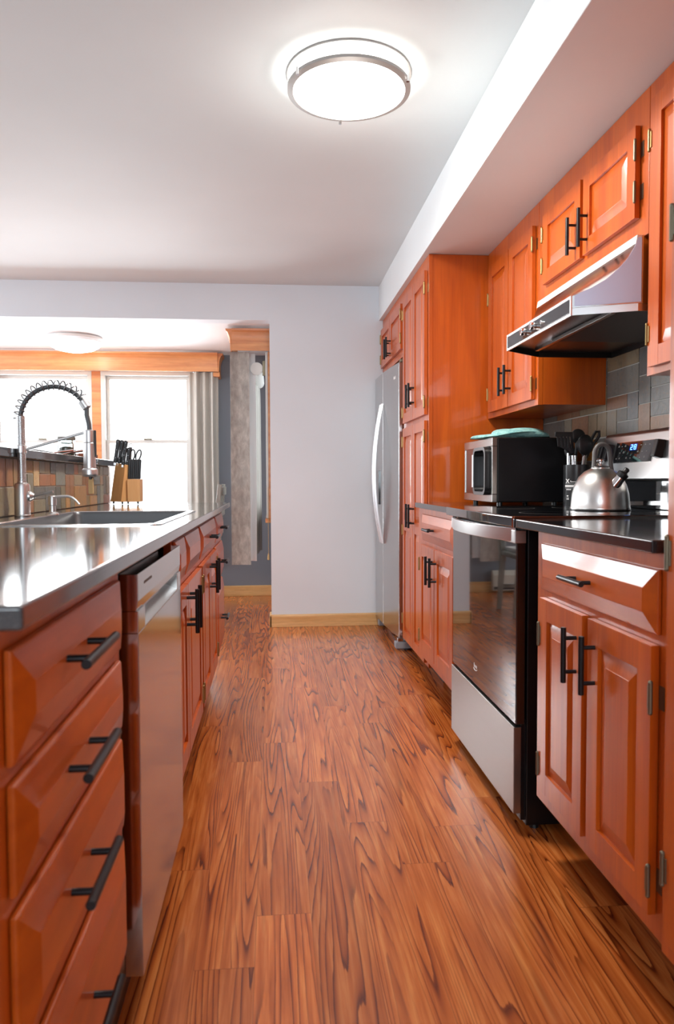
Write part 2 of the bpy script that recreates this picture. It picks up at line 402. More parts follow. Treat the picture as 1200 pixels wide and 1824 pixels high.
# ------------------------------------------------------------------ ceiling lamps
LX, LY = .262, 2.508
t = thing('ceiling_light', 'large round flush ceiling lamp with nickel rings, glowing white on the kitchen ceiling', 'ceiling lamp', (LX, LY, ZC))
NICK = mat('satin_nickel', (.34, .33, .32), .5, metal=.5)
build(MB().lathe([(.207, 0), (.207, -.006), (.199, -.008), (.199, 0)], (LX, LY, ZC-.0005), 64, cap0=False, cap1=False), 'base_ring', NICK, t)
build(MB().lathe([(.196, 0), (.196, -.050), (.190, -.055), (.05, -.060), (.001, -.0602)], (LX, LY, ZC-.001), 64), 'diffuser', LAMPD, t, smooth=True)
build(MB().lathe([(.197, -.042), (.205, -.044), (.205, -.054), (.188, -.0585), (.186, -.0575), (.197, -.053)], (LX, LY, ZC), 64, cap0=False, cap1=False), 'trim_ring', NICK, t)
for a in (93, 212, 332):
    c = Vector((LX+.205*math.cos(math.radians(a)), LY+.205*math.sin(math.radians(a)), ZC-.056))
    build(MB().cyl(c+Vector((0, 0, .016)), c-Vector((0, 0, .008)), .0055, 12), 'retaining_knob', CHROME, t)
point('kitchen_lamp_light', (LX, LY, ZC-.15), 5, (1, .95, .88), .06)
o = area('kitchen_lamp_downlight', (LX, LY, ZC-.066), (0, 0, 0), .36, .36, 19, (1, .95, .88)); o.data.shape = 'DISK'
DX, DY = -1.505, 5.87
t = thing('ceiling_light', 'smaller domed ceiling lamp glowing in front of the wooden valance in the dining room', 'ceiling lamp', (DX, DY, ZD))
build(MB().lathe([(.205, 0), (.215, -.008), (.215, -.022), (.20, -.03), (.198, 0)], (DX, DY, ZD-.0005), 48, cap0=False, cap1=False), 'base_ring', WHITEPL, t)
build(MB().lathe([(.212, -.02), (.211, -.045), (.200, -.047), (.198, -.030)], (DX, DY, ZD), 48, cap0=False, cap1=False), 'trim_ring', STEELV, t)
build(MB().lathe([(.197, -.002), (.197, -.045), (.18, -.070), (.14, -.092), (.08, -.106), (.001, -.110)], (DX, DY, ZD), 48), 'diffuser', LAMPD2, t, smooth=True)
point('dining_lamp_light', (DX, DY+.05, ZD-.2), 4, (1, .9, .75), .06)

# ------------------------------------------------------------------ valances, curtains, shade
CROWN = [(0, 0), (.0, .155), (-.045, .155), (-.042, .142), (-.030, .130), (-.020, .110), (-.014, .085), (-.010, .0)]
t = thing('valance', 'long pale wood valance box across the top of the wide far window', 'valance', (-1.43, 6.40, 1.95))
b = MB(); b.prism([(6.40+a, 1.953+c) for a, c in CROWN], 'x', -2.9, -.46); build(b, 'front_board', VAL, t, bevel=.002)
b = MB(); b.prism([(-.46-a, 1.953+c) for a, c in CROWN], 'y', 6.39, YE-.001); build(b, 'end_board', VAL, t, bevel=.002)
build(boxmb(-.50, -.445, 6.42, YE-.001, 1.915, 1.953), 'bracket', VAL, t, bevel=.004)
t = thing('valance', 'short wooden valance box with crown moulding beside the pale grey end wall', 'valance', (-.14, 5.6, 1.95))
b = MB(); b.prism([(5.36+a*.5, 1.953+c) for a, c in CROWN], 'x', -.285, .0); build(b, 'end_board', VAL, t, bevel=.002)
b = MB(); b.prism([(-.285+a, 1.953+c) for a, c in CROWN], 'y', 5.355, 6.33); build(b, 'front_board', VAL, t, bevel=.002)

def drape(xa, ya, xb, yb, z0, z1, waves, amp, gather=.6, n=90, m=24, seed=0, phase=0, thick=.003):
    R_ = random.Random(seed); ph = [R_.uniform(-1, 1) for _ in range(8)]
    d = Vector((xb-xa, yb-ya, 0)); ln = d.length; d.normalize(); nn = Vector((-d.y, d.x, 0))
    rings = []
    front = []; back = []
    for j in range(m+1):
        f = j/m; z = z0+(z1-z0)*f
        a = amp*(1-.45*math.exp(-((f-.94)/.07)**2)*gather)
        row = []
        for i in range(n+1):
            u = i/n
            q = math.sin(2*PI*waves*u+phase+.5*ph[0]*math.sin(5*u+ph[1])+.35*math.sin(3*f+ph[2]*3))
            off = a*q+a*.22*math.sin(2*PI*waves*1.7*u+ph[3]*3+f*2)*(1-f*.4)
            s = ln*u*(1-.04*math.sin(f*PI)*ph[4])
            row.append(Vector((xa, ya, z))+d*s+nn*off)
        front.append(row)
    b = MB(); W = n+1
    vs = [p for r in front for p in r]+[p+nn*thick for r in front for p in r]; K = W*(m+1); fs = []
    for j in range(m):
        for i in range(n):
            q = (j*W+i, j*W+i+1, (j+1)*W+i+1, (j+1)*W+i); fs.append(q); fs.append(tuple(x+K for x in q[::-1]))
    for j in range(m):
        for i in (0, n):
            a0, a1 = j*W+i, (j+1)*W+i; fs.append((a0, a1, a1+K, a0+K))
    for i in range(n):
        for j in (0, m):
            a0, a1 = j*W+i, j*W+i+1; fs.append((a0, a1, a1+K, a0+K))
    return b.add(vs, fs)
o = build(drape(-.70, 6.46, -.462, 6.46, .30, 1.955, 3.3, .026, seed=3), 'curtain', DRAPE, smooth=True)
tag(o, 'pleated grey drape hanging at the right side of the wide far window', 'curtain')
t = thing('curtain', 'long patterned grey velvet curtain hanging edge-on beside the pale end wall', 'curtain', (-.22, 5.5, .41))
build(drape(-.300, 5.40, -.165, 5.42, .412, 1.955, .55, .018, seed=5, phase=.6, gather=.2), 'velvet_panel', VELVET, t, smooth=True)
build(drape(-.285, 5.47, -.125, 5.50, .43, 1.955, 1.6, .018, seed=8), 'lining', SHEER, t, smooth=True)
build(drape(-.18, 5.53, -.118, 6.28, .44, 1.955, 7, .022, seed=9), 'side_folds', DRAPE, t, smooth=True)
t = thing('roller_shade', 'white roller shade on its bracket at the top of the side window', 'window shade', (-.09, 5.5, 1.8))
build(MB().cyl((-.112, 5.47, 1.843), (-.112, 6.28, 1.843), .046, 28), 'roll', WHITEPL, t, smooth=True)
build(boxmb(-.070, -.006, 5.455, 5.468, 1.79, 1.90), 'bracket', PEWTER, t, bevel=.002)
t = thing('pull_cord', 'thin shade cord with a small wooden pull hanging below the side window sill', 'cord', (-.035, 5.40, .45))
build(MB().cyl((-.035, 5.352, .50), (-.035, 5.352, .98), .0016, 8), 'cord', CORK, t)
build(MB().lathe([(.003, .045), (.007, .03), (.009, .0), (.003, -.004)], (-.035, 5.352, .455), 12), 'pull', CORK, t)

# ------------------------------------------------------------------ cabinet parts
def handle(side, x, p, q, z=None, y=None, ln=.128, post=.078, parent=None, horiz=False):
    """bar handle; side -1 faces -X, +1 faces +X; x is the door face"""
    bx = x+side*.030; b = MB()
    if horiz:
        b.cyl((bx, p-ln/2, q), (bx, p+ln/2, q), .0063, 14)
        for s in (-1, 1): b.cyl((x-side*.002, p+s*post/2, q), (bx, p+s*post/2, q), .0048, 10)
    else:
        b.cyl((bx, p, q-ln/2), (bx, p, q+ln/2), .0063, 14)
        for s in (-1, 1): b.cyl((x-side*.002, p, q+s*post/2), (bx, p, q+s*post/2), .0048, 10)
    return build(b, 'handle', BLACKM, parent, bevel=.0008)
def hinge(side, xf, y, z, m, parent, dr):
    """xf door face plane; dr = direction (+1/-1 along Y) in which the frame lies"""
    b = MB(); x = xf-side*.004
    b.cyl((x+side*.006, y+dr*.003, z-.027), (x+side*.006, y+dr*.003, z+.027), .0042, 12)
    for s in (-1, 1): b.ball((x+side*.006, y+dr*.003, z+s*.028), .0046, n=10, m=6)
    xa, xb = sorted((x-side*.016, x-side*.0125)); b.box(xa, xb, min(y, y+dr*.018), max(y, y+dr*.018), z-.022, z+.022)
    xa, xb = sorted((x+side*.003, x+side*.0065)); b.box(xa, xb, min(y, y-dr*.008), max(y, y-dr*.008), z-.022, z+.022)
    return build(b, 'hinge', m, parent)
def door(side, xf, y0, y1, z0, z1, parent, panels=None, stile=.052, rail=.055, bev=.034, th=.018, hy=None, hz=None, hinge_y=None, hinges=(), hm=BRASS, hd=1):
    """xf = plane of the frame behind the door; returns the door object"""
    X = lambda d: xf+side*d
    def bx(b, a0, a1, c0, c1, d0, d1):
        xa, xb = sorted((X(d0), X(d1))); b.box(xa, xb, a0, a1, c0, c1)
    b = MB(); bx(b, y0+.002, y1-.002, z0+.002, z1-.002, .001, .009)
    if panels is None: panels = [(z0+rail, z1-rail)]
    bx(b, y0, y0+stile, z0, z1, .002, th); bx(b, y1-stile, y1, z0, z1, .002, th)
    zs = [z0]+[v for p in panels for v in p]+[z1]
    for i in range(0, len(zs), 2): bx(b, y0+stile, y1-stile, zs[i], zs[i+1], .002, th-.0003)
    def R(i, pz0, pz1, d): return [(X(d), y0+stile+i, pz0+i), (X(d), y1-stile-i, pz0+i), (X(d), y1-stile-i, pz1-i), (X(d), y0+stile+i, pz1-i)]
    bw = min(bev, (y1-y0-2*stile)/2-.012)
    for pz0, pz1 in panels:
        b.loft([R(.001, pz0, pz1, .0085), R(.004, pz0, pz1, .0095), R(bw, pz0, pz1, .0165), R(bw+.0005, pz0, pz1, .0172)], cap0=False)
    d = build(b, 'door', CH, parent, bevel=.0022)
    if hy is not None: handle(side, X(th), hy, hz, parent=d)
    for z in hinges: hinge(side, X(th), hinge_y, z, hm, d, hd)
    return d
def drawer(side, xf, y0, y1, z0, z1, parent, hnd=True, inset=.037, ln=.128, hy=None, name='drawer', dz=0):
    X = lambda d: xf+side*d
    R = lambda i, d: [(X(d), y0+i, z0+i), (X(d), y1-i, z0+i), (X(d), y1-i, z1-i), (X(d), y0+i, z1-i)]
    b = MB(); b.loft([R(0, .001), R(0, .007), R(.002, .009), R(inset, .0185), R(inset+.001, .019)])
    d = build(b, name, CHY, parent, bevel=.0012)
    if hnd: handle(side, X(.019), hy if hy else (y0+y1)/2, (z0+z1)/2+dz, parent=d, horiz=True, ln=ln, post=ln*.6)
    return d

# ------------------------------------------------------------------ left peninsula
LF = -.268                                   # face-frame plane
def base_left(name, label, y0, y1):
    t = thing(name, label, 'cabinet', (-.5, (y0+y1)/2, 0))
    build(boxmb(-.82, LF-.02, y0, y1, .181, .70 if 1.9 < y0 < 2.7 else .890), 'carcass', CH, t)
    build(boxmb(LF-.02, LF, y0, y1, .181, .8895), 'face_frame', CH, t, bevel=.0015)
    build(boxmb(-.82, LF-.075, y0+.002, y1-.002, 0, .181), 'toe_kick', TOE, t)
    return t
t = base_left('base_cabinet', 'near left cherry cabinet with four deep drawers and black bar handles', .690, 1.300)
for z0, z1 in ((.738, .856), (.604, .719), (.432, .584), (.206, .410)): drawer(1, LF, .750, 1.272, z0, z1, t, ln=.165, hy=.960, inset=.040, dz=.012)
t = base_left('base_cabinet', 'cherry cabinet under the sink, just beyond the dishwasher', 1.965, 2.615)
drawer(1, LF, 1.985, 2.185, .746, .862, t, hnd=False, name='false_front'); drawer(1, LF, 2.20, 2.598, .746, .862, t, hnd=False, name='false_front')
door(1, LF, 1.985, 2.187, .214, .722, t, hy=2.150, hz=.648, stile=.045)
door(1, LF, 2.193, 2.598, .214, .722, t, hy=2.232, hz=.648, hinge_y=2.598, hinges=(.66, .275), hd=1)
t = base_left('base_cabinet', 'cherry cabinet with a wide drawer over two doors, beyond the sink cabinet', 2.617, 3.315)
drawer(1, LF, 2.64, 3.295, .746, .862, t, hy=2.97)
door(1, LF, 2.64, 2.963, .214, .722, t, hy=2.925, hz=.648, stile=.05, hinge_y=2.64, hinges=(.66, .275), hd=-1)
door(1, LF, 2.969, 3.295, .214, .722, t, hy=3.010, hz=.648, stile=.05, hinge_y=3.295, hinges=(.66, .275), hd=1)
t = base_left('base_cabinet', 'cherry cabinet with three drawers at the far end of the left counter', 3.317, 3.795)
for z0, z1 in ((.746, .862), (.560, .724), (.214, .540)): drawer(1, LF, 3.338, 3.775, z0, z1, t, hy=3.55)

# worktop with sink cut-out
b = MB(); ox0, ox1, oy0, oy1 = -.828, -.2205, .667, 3.81; ix0, ix1, iy0, iy1 = -.722, -.288, 1.872, 2.722
zt, zb = .914, .8905
for z in (zt, zb):
    O = [(ox0, oy0, z), (ox1, oy0, z), (ox1, oy1, z), (ox0, oy1, z)]; I = [(ix0, iy0, z), (ix1, iy0, z), (ix1, iy1, z), (ix0, iy1, z)]
    b.v += O+I
T_ = lambda i: i
for k in range(4):
    j = (k+1) % 4
    b.f.append([k, j, 4+j, 4+k]); b.f.append([8+k, 12+k, 12+j, 8+j]); b.f.append([k, 8+k, 8+j, j]); b.f.append([4+k, 4+j, 12+j, 12+k])
    b.mi += [0]*4; b.col += [None]*4
o = build(b, 'worktop', COUNTERL, bevel=.004)
tag(o, 'long dark polished worktop with the sink, on the left-hand cabinets', 'worktop')

# sink
t = thing('sink', 'single-bowl stainless steel sink set into the left worktop', 'sink', (-.505, 2.297, .914))
b = MB()
b.loft([rrect(-.730, -.279, 1.862, 2.732, .03, .9142), rrect(-.730, -.279, 1.862, 2.732, .03, .9168), rrect(-.708, -.301, 1.885, 2.710, .025, .9172), rrect(-.706, -.303, 1.887, 2.708, .025, .9145)], cap0=False, cap1=False)
build(b, 'rim', RIMM, t)
b = MB()
b.loft([rrect(-.7065, -.3025, 1.8865, 2.7085, .03, .9145), rrect(-.702, -.307, 1.891, 2.704, .03, .905), rrect(-.700, -.309, 1.893, 2.702, .035, .745), rrect(-.675, -.334, 1.918, 2.677, .05, .722), rrect(-.52, -.49, 2.28, 2.31, .012, .718)], cap0=False)
build(b, 'bowl', SINKM, t, smooth=True)
build(MB().lathe([(.045, .001), (.040, .004), (.030, -.002), (.001, -.003)], (-.505, 2.295, .7205), 24), 'drain', CHROME, t)

# faucet
FX, FY = -.785, 2.40
t = thing('faucet', 'tall brushed steel spring-neck kitchen faucet behind the sink', 'faucet', (FX, FY, .914))
build(MB().lathe([(.024, 0), (.0245, .004), (.0235, .006), (.0235, .095), (.021, .103), (.014, .106), (.014, .110)], (FX, FY, .9145), 32), 'base', STEELV, t, smooth=False)
prof = []
zz = 1.02
while zz < 1.228:
    prof += [(.0118, zz), (.0132, zz+.001), (.0132, zz+.0022), (.0118, zz+.0032)]; zz += .0036
b = MB().lathe(prof, (FX, FY, 0), 24)
build(b, 'riser', STEELV, t, smooth=False)
build(MB().lathe([(.0145, 1.112), (.0165, 1.114), (.0165, 1.136), (.0145, 1.138)], (FX, FY, 0), 24, cap0=False, cap1=False), 'arm_collar', STEELV, t)
# arch of the hose
R0 = .103; arch = []
ez = 1.221
for k in range(41):
    a = PI-(PI*.90)*k/40
    arch.append(Vector((FX+.1035+.1035*math.cos(a), FY, ez+.100*math.sin(a))))
hang = [Vector((-.583, FY, 1.232)), Vector((-.577, FY, 1.205)), Vector((-.5745, FY, 1.175))]
build(MB().tube([(FX, FY, 1.20)]+arch+hang, .0072, 12), 'hose', RUBBER, t, smooth=True)
b = MB(); pts = []; turns = 15; nA = len(arch)
LEN = 36
for k in range(turns*16+1):
    f = k/(turns*16); s = f*(LEN-1); i = int(min(s, LEN-2)); p = arch[i].lerp(arch[i+1], s-i); tg = (arch[i+1]-arch[i]).normalized()
    nrm = Vector((-tg.z, 0, tg.x)); bn = Vector((0, 1, 0)); a = 2*PI*k/16
    out = nrm if nrm.dot(p-Vector((FX+.1035, FY, ez))) > 0 else -nrm
    pts.append(p+out*(.006)+(out*math.cos(a)+bn*math.sin(a))*.0145)
b.tube(pts, .0021, 6)
build(b, 'spring', mat('spring_steel', (.30, .30, .31), .3, metal=1), t, smooth=True)
p = arch[-5]; tg = (arch[-4]-arch[-5]).normalized()
build(MB().lathe([(.013, -.012), (.0145, -.010), (.0145, .014), (.012, .016)], p+tg*.012, 20, tuple(tg)), 'spring_cap', STEELV, t)
HX = -.5765
build(MB().lathe([(.008, .0), (.0165, -.003), (.0170, -.006), (.0170, -.040), (.0162, -.0415), (.0170, -.043), (.0185, -.085), (.0195, -.122), (.0235, -.126), (.0245, -.131), (.0245, -.142), (.021, -.148), (.012, -.149)], (HX, FY, 1.187), 32), 'spray_head', STEELV, t, smooth=False)
build(boxmb(HX+.016, HX+.021, FY-.006, FY+.006, 1.10, 1.185), 'spray_trigger', BLKPL, t, bevel=.002)
build(MB().cyl((FX+.012, FY, 1.124), (HX-.014, FY, 1.178), .0042, 14), 'support_arm', STEELV, t)
b = MB(); b.lathe([(.017, 0), (.016, .006), (.008, .016), (.004, .018)], (FX+.021, FY, .978), 20, (1, 0, .0)); b.cyl((FX+.034, FY-.002, .979), (FX+.098, FY-.012, .992), .0042, 12)
build(b, 'lever', STEELV, t)
t = thing('tag', 'small pale wooden tag hanging straight down from the spray head of the faucet', 'tag', (HX+.004, FY, 1.0))
build(MB().cyl((HX+.003, FY, 1.038), (HX+.003, FY, 1.030), .006, 10), 'clip', BLKPL, t)
build(boxmb(HX-.0045, HX+.0105, FY-.004, FY+.004, .984, 1.034), 'block', CORK, t, bevel=.0015)
DXp, DYp = -.700, 2.47
t = thing('soap_dispenser', 'low brushed steel soap dispenser pump with a curved spout, beside the faucet base', 'soap dispenser', (-.735, 2.44, .914))
build(MB().lathe([(.020, 0), (.019, .004), (.011, .010), (.0105, .030), (.013, .032), (.013, .060), (.010, .063)], (-.722, 2.5, .9145), 24), 'pump', STEELV, t)
pts = [(-.718+.012*k, 2.5-.001*k, .972+.003*math.sin(k/6*PI)-(.0 if k < 5 else .0025*(k-4)**2)) for k in range(8)]
build(MB().tube(pts, [.005, .005, .0048, .0045, .0042, .004, .0035, .003], 10), 'spout', STEELV, t, smooth=True)

# dishwasher
t = thing('dishwasher', 'stainless steel dishwasher with a pocket handle between the left cabinets', 'dishwasher', (-.5, 1.64, 0))
build(boxmb(-.80, -.285, 1.345, 1.855, .115, .872), 'tub', BLKSAT, t)
X0, X1 = -.2755, -.242; y0, y1 = 1.341, 1.942
b = MB()                                            # front skin with the handle pocket cut in
b.box(X0, X1, y0, y1, .118, .750); b.box(X0, X1, y0, 1.412, .750, .790); b.box(X0, X1, 1.884, y1, .750, .790)
b.box(X0, X0+.006, 1.412, 1.884, .750, .790)
b.prism([(X0, .790), (X1-.0035, .790), (X1, .808), (X1, .857), (X0, .857)], 'y', y0, y1)
build(b, 'door', STEELD, t, bevel=.0012)
build(MB().prism([(X0+.006, .752), (X1, .7485), (X1, .7515), (X0+.006, .764)], 'y', 1.412, 1.884), 'handle_pocket', STEEL, t)
b = MB(); yy = 1.404
for k in range(12): b.box(X1, X1+.0005, yy, yy+.005, .8315, .8365); yy += .0075
lab(build(b, 'lettering', GRYP, t), 'row of tiny grey letters')
build(boxmb(-.33, -.30, 1.345, 1.935, .0, .118), 'kick_plate', BLKSAT, t)

# raised bar: tiled knee wall and its top
BX = -.834
struct(boxmb(-1.00, BX-.006, .667, 3.868, 0, 1.099), 'wall_bar', DARKP)
def tiles(axis_fn, u0, u1, v0, v1, cell_u, cell_v, seed, pal, gap=.0022, d=.0055, gain=1.0):
    R_ = random.Random(seed); nu = max(1, round((u1-u0)/cell_u)); nv = max(1, round((v1-v0)/cell_v)); cu = (u1-u0)/nu; cv = (v1-v0)/nv
    used = [[False]*nv for _ in range(nu)]; b = MB()
    for j in range(nv):
        for i in range(nu):
            if used[i][j]: continue
            opts = [(1, 1), (1, 2), (2, 2), (2, 1), (2, 1), (1, 2), (3, 2)]; R_.shuffle(opts)
            for a, c in opts+[(1, 1)]:
                if i+a <= nu and j+c <= nv and all(not used[i+p][j+q] for p in range(a) for q in range(c)): break
            for p in range(a):
                for q in range(c): used[i+p][j+q] = True
            col = pal[min(int(R_.random()*len(pal)), len(pal)-1)]; k = R_.uniform(.95, 1.3)*gain; dd = d+R_.uniform(0, .0015)
            axis_fn(b, u0+i*cu+gap/2, u0+(i+a)*cu-gap/2, v0+j*cv+gap/2, v0+(j+c)*cv-gap/2, dd, tuple(x*k for x in col))
    return b
PALL = [srgb(*c) for c in ((122, 116, 98), (108, 104, 92), (150, 118, 80), (160, 106, 70), (182, 152, 108), (134, 126, 102), (146, 104, 72), (120, 122, 112), (176, 134, 84), (98, 98, 92), (158, 140, 108))]
PALR = [srgb(*c) for c in ((122, 122, 118), (112, 114, 114), (134, 126, 112), (128, 128, 122), (156, 116, 84), (108, 110, 108), (190, 130, 60), (150, 134, 108), (118, 116, 108), (140, 104, 80))]
b = tiles(lambda b, a0, a1, c0, c1, d, col: b.box(BX-.005, BX-.005+d, a0, a1, c0, c1, 0, col), .667, 3.865, .9145, 1.0985, .066, .046, 4, PALL, .0050)
bar_t = build(b, 'wall_bar_tiles', SLATE); bar_t['kind'] = 'structure'
g = struct(boxmb(BX-.006, BX-.002, .667, 3.866, .9143, 1.0988), 'wall_bar_grout', GROUT)
o = build(boxmb(-1.25, -.797, .667, 3.882, 1.0992, 1.128), 'bar_top', COUNTER, bevel=.003)
tag(o, 'dark raised bar top above the slate tiles on the left', 'worktop')

# things on the bar
t = thing('glass_jar', 'clear glass jar with a metal lid standing on the raised bar', 'jar', (-.905, 3.35, 1.128))
jx, jy = -.905, 3.36
build(MB().lathe([(.036, 0), (.038, .003), (.038, .062), (.034, .070), (.034, .078), (.032, .078), (.032, .069), (.036, .061), (.036, .005), (.001, .005)], (jx, jy, 1.1285), 32, cap0=True, cap1=False), 'jar_body', GLASS, t, smooth=True)
build(MB().lathe([(.0365, .079), (.0375, .078), (.0375, .091), (.036, .092), (.001, .092)], (jx, jy, 1.1285), 32), 'lid', mat('jar_lid_metal', (.16, .15, .13), .55, metal=.2), t)
b = MB(); b.lathe([(.030, 0), (.032, .01), (.030, .038), (.015, .044), (.001, .044)], (jx, jy, 1.135), 20)
build(b, 'contents', mat('pale_grain', srgb(150, 138, 116), .9), t, smooth=True)
tray = thing('tray', 'dark shallow tray on the raised bar holding cutlery beside the jar', 'tray', (-.90, 3.2, 1.128))
b = MB(); b.loft([rrect(-1.00, -.845, 3.02, 3.62, .03, 1.1284), rrect(-1.00, -.845, 3.02, 3.62, .03, 1.1320), rrect(-.995, -.85, 3.025, 3.615, .03, 1.1320), rrect(-.992, -.853, 3.03, 3.61, .03, 1.1298)])
t2 = build(b, 'tray_base', BLKPL, tray)
o = build(boxmb(-.872, -.826, 3.42, 3.60, 1.1325, 1.150), 'wooden_box', mat('brown_box', srgb(150, 84, 56), .6), bevel=.003)
tag(o, 'small brown wooden box on the raised bar behind the spray head', 'box')
for k, (dx, dy, lz) in enumerate(((.0, 0, .018), (.006, .13, .022), (-.010, .26, .010))):
    b = MB(); b.tube([(-.905+dx, 3.10+dy, 1.137), (-.875+dx, 3.16+dy, 1.137+lz*.6), (-.842+dx, 3.22+dy, 1.137+lz)], [.003, .0035, .006], 8)
    b.ball((-.905+dx, 3.10+dy, 1.139), .012, .017, .004, 12, 6)
    o = build(b, 'spoon', CHROME, smooth=True)
    tag(o, ('steel spoon nearest the camera in the dark tray on the raised bar', 'middle steel spoon in the dark tray on the raised bar', 'steel spoon farthest away in the dark tray on the raised bar')[k], 'spoon', 'spoons in the tray on the bar')
o = build(MB().tube([(-.955, 2.93, 1.1365), (-.93, 2.99, 1.146), (-.89, 3.10, 1.139)], .0045, 8), 'pen', BLKPL)
tag(o, 'dark slim stick leaning at the near end of the tray on the raised bar', 'utensil')
o = build(boxmb(-.815, -.810, 3.30, 3.36, 1.1285, 1.158), 'card', BLKPL); tag(o, 'small dark upright card at the edge of the raised bar by the spray head', 'card')

# knife block
KX = lambda px: (px-486.3)*.002786+.0    # metres per pixel on the block's plane
t = thing('knife_block', 'light wooden knife block on black feet at the far end of the left worktop', 'knife block', (-.71, 3.64, .914))
z_ = lambda py: 1.0227-(py-857)*.002806+.0035
def plan(x, y, z): return (x, y, z)
A0 = [(-.785, 3.66), (-.722, 3.60), (-.689, 3.615), (-.720, 3.72)]
A1 = [(-.757, 3.66), (-.700, 3.60), (-.687, 3.615), (-.715, 3.72)]
b = MB(); b.loft([[(x, y, .926) for x, y in A0], [(A1[0][0], A1[0][1], 1.114), (A1[1][0], A1[1][1], 1.103), (A1[2][0], A1[2][1], 1.101), (A1[3][0], A1[3][1], 1.112)]])
build(b, 'block', BEECH, t, bevel=.0015)
b = MB(); C0 = [(-.6905, 3.598), (-.633, 3.60), (-.633, 3.68), (-.692, 3.69)]
b.loft([[(x, y, .926) for x, y in C0], [(x-.002 if k in (0, 3) else x, y, 1.034) for k, (x, y) in enumerate(C0)]])
build(b, 'step', BEECH, t, bevel=.0015)
for x, y in ((-.768, 3.655), (-.718, 3.61), (-.690, 3.606), (-.645, 3.61)): build(MB().cyl((x, y, .9143), (x, y, .9262), .0045, 10), 'foot', BLKPL, t)
def knife(x, y, z, ln, tilt, wd=.010, dp=.018, loop=False, name='knife', rivets=True):
    d = Vector((math.sin(tilt), 0, math.cos(tilt))); s = Vector((d.z, 0, -d.x)); c = Vector((x, y, z))
    rings = []
    for f, k in ((0, .85), (.08, 1), (.35, .86), (.7, .95), (.93, 1.05), (1, .7)):
        q = c+d*ln*f; rings.append([q+s*(-wd*k)+Vector((0, -dp*.5, 0)), q+s*(wd*k)+Vector((0, -dp*.5, 0)), q+s*(wd*k)+Vector((0, dp*.5, 0)), q+s*(-wd*k)+Vector((0, dp*.5, 0))])
    kn = thing(name, 'x', 'knife', tuple(c))
    build(MB().loft(rings), 'grip', BLKPL, kn, bevel=.003)
    build(MB().loft([[c-d*.012+s*a*.006+Vector((0, e*.001, 0)) for a, e in ((-1, -1), (1, -1), (1, 1), (-1, 1))], [c+d*.006+s*a*.006+Vector((0, e*.001, 0)) for a, e in ((-1, -1), (1, -1), (1, 1), (-1, 1))]]), 'blade', CHROME, kn)
    if rivets:
        for f in (.22, .55, .9):
            q = c+d*ln*f; build(MB().cyl(q+Vector((0, -dp*.5-.0008, 0)), q+Vector((0, -dp*.5+.002, 0)), .0017, 10), 'rivet', CHROME, kn)
    return kn
BIG = 'large black knives in the knife block'
spec = [(-.752, 3.625, 1.113, .112, .16, 'front left-hand large knife with two bright rivets in the knife block'),
        (-.738, 3.645, 1.111, .112, .16, 'second large black knife from the left in the knife block'),
        (-.724, 3.66, 1.109, .112, .17, 'third large black knife from the left in the knife block'),
        (-.712, 3.612, 1.102, .085, .14, 'shorter black knife with rivets at the front ridge of the knife block'),
        (-.697, 3.632, 1.101, .085, .14, 'shorter black knife just right of the ridge of the knife block')]
for x, y, z, ln, ti, lb in spec:
    k = knife(x, y, z, ln, ti, wd=.0085); k['label'] = lb; k['group'] = BIG
t = thing('sharpening_steel', 'sharpening steel with a ring end among the large knives in the block', 'sharpening steel', (-.697, 3.66, 1.10))
build(MB().loft([[(-.694+a*.007+.0, 3.665+e*.007, 1.10) for a, e in ((-1, -1), (1, -1), (1, 1), (-1, 1))], [(-.686+a*.007, 3.665+e*.007, 1.188) for a, e in ((-1, -1), (1, -1), (1, 1), (-1, 1))]]), 'grip', BLKPL, t, bevel=.002)
build(MB().tube([(-.684+.0085*math.cos(a*PI/8), 3.665, 1.197+.0095*math.sin(a*PI/8)) for a in range(17)], .0022, 8, caps=False), 'ring', CHROME, t, smooth=True)
t = thing('scissors', 'black-handled kitchen scissors standing upright in the knife block', 'scissors', (-.672, 3.66, 1.10))
def loopmb(cx, cz, rx, rz, tilt, y):
    pts = []
    for k in range(25):
        a = 2*PI*k/24; u = rx*math.cos(a); v = rz*math.sin(a); pts.append((cx+u*math.cos(tilt)+v*math.sin(tilt), y, cz-u*math.sin(tilt)+v*math.cos(tilt)))
    return MB().tube(pts, .0034, 8, caps=False)
build(loopmb(-.676, 1.152, .011, .025, .12, 3.66), 'finger_loop', BLKPL, t, smooth=True)
build(loopmb(-.648, 1.150, .011, .026, .30, 3.66), 'thumb_loop', BLKPL, t, smooth=True)
build(MB().prism([(-.685, 1.085), (-.660, 1.085), (-.655, 1.128), (-.686, 1.128)], 'y', 3.655, 3.665), 'shank', BLKPL, t, bevel=.002)
proto = None
def copy_tree(o, parent=None):
    c = o.copy(); COL.objects.link(c); c.parent = parent
    for ch in [q for q in bpy.data.objects if q.parent == o]: copy_tree(ch, c)
    return c
words = ['leftmost', 'second from the left', 'third from the left', 'fourth from the left', 'fifth from the left', 'rightmost']
proto = knife(-.684, 3.612, 1.035, .094, .05, wd=.0062, dp=.016, name='steak_knife', rivets=False)
for k in range(6):
    o = proto if k == 0 else copy_tree(proto)
    o.location = Vector((-.684+.0092*k, 3.612+.004*(k % 2), 1.035))
    o['label'] = 'small steak knife in the low step of the block, %s of six' % words[k]; o['category'] = 'knife'; o['group'] = 'steak knives in the block step'

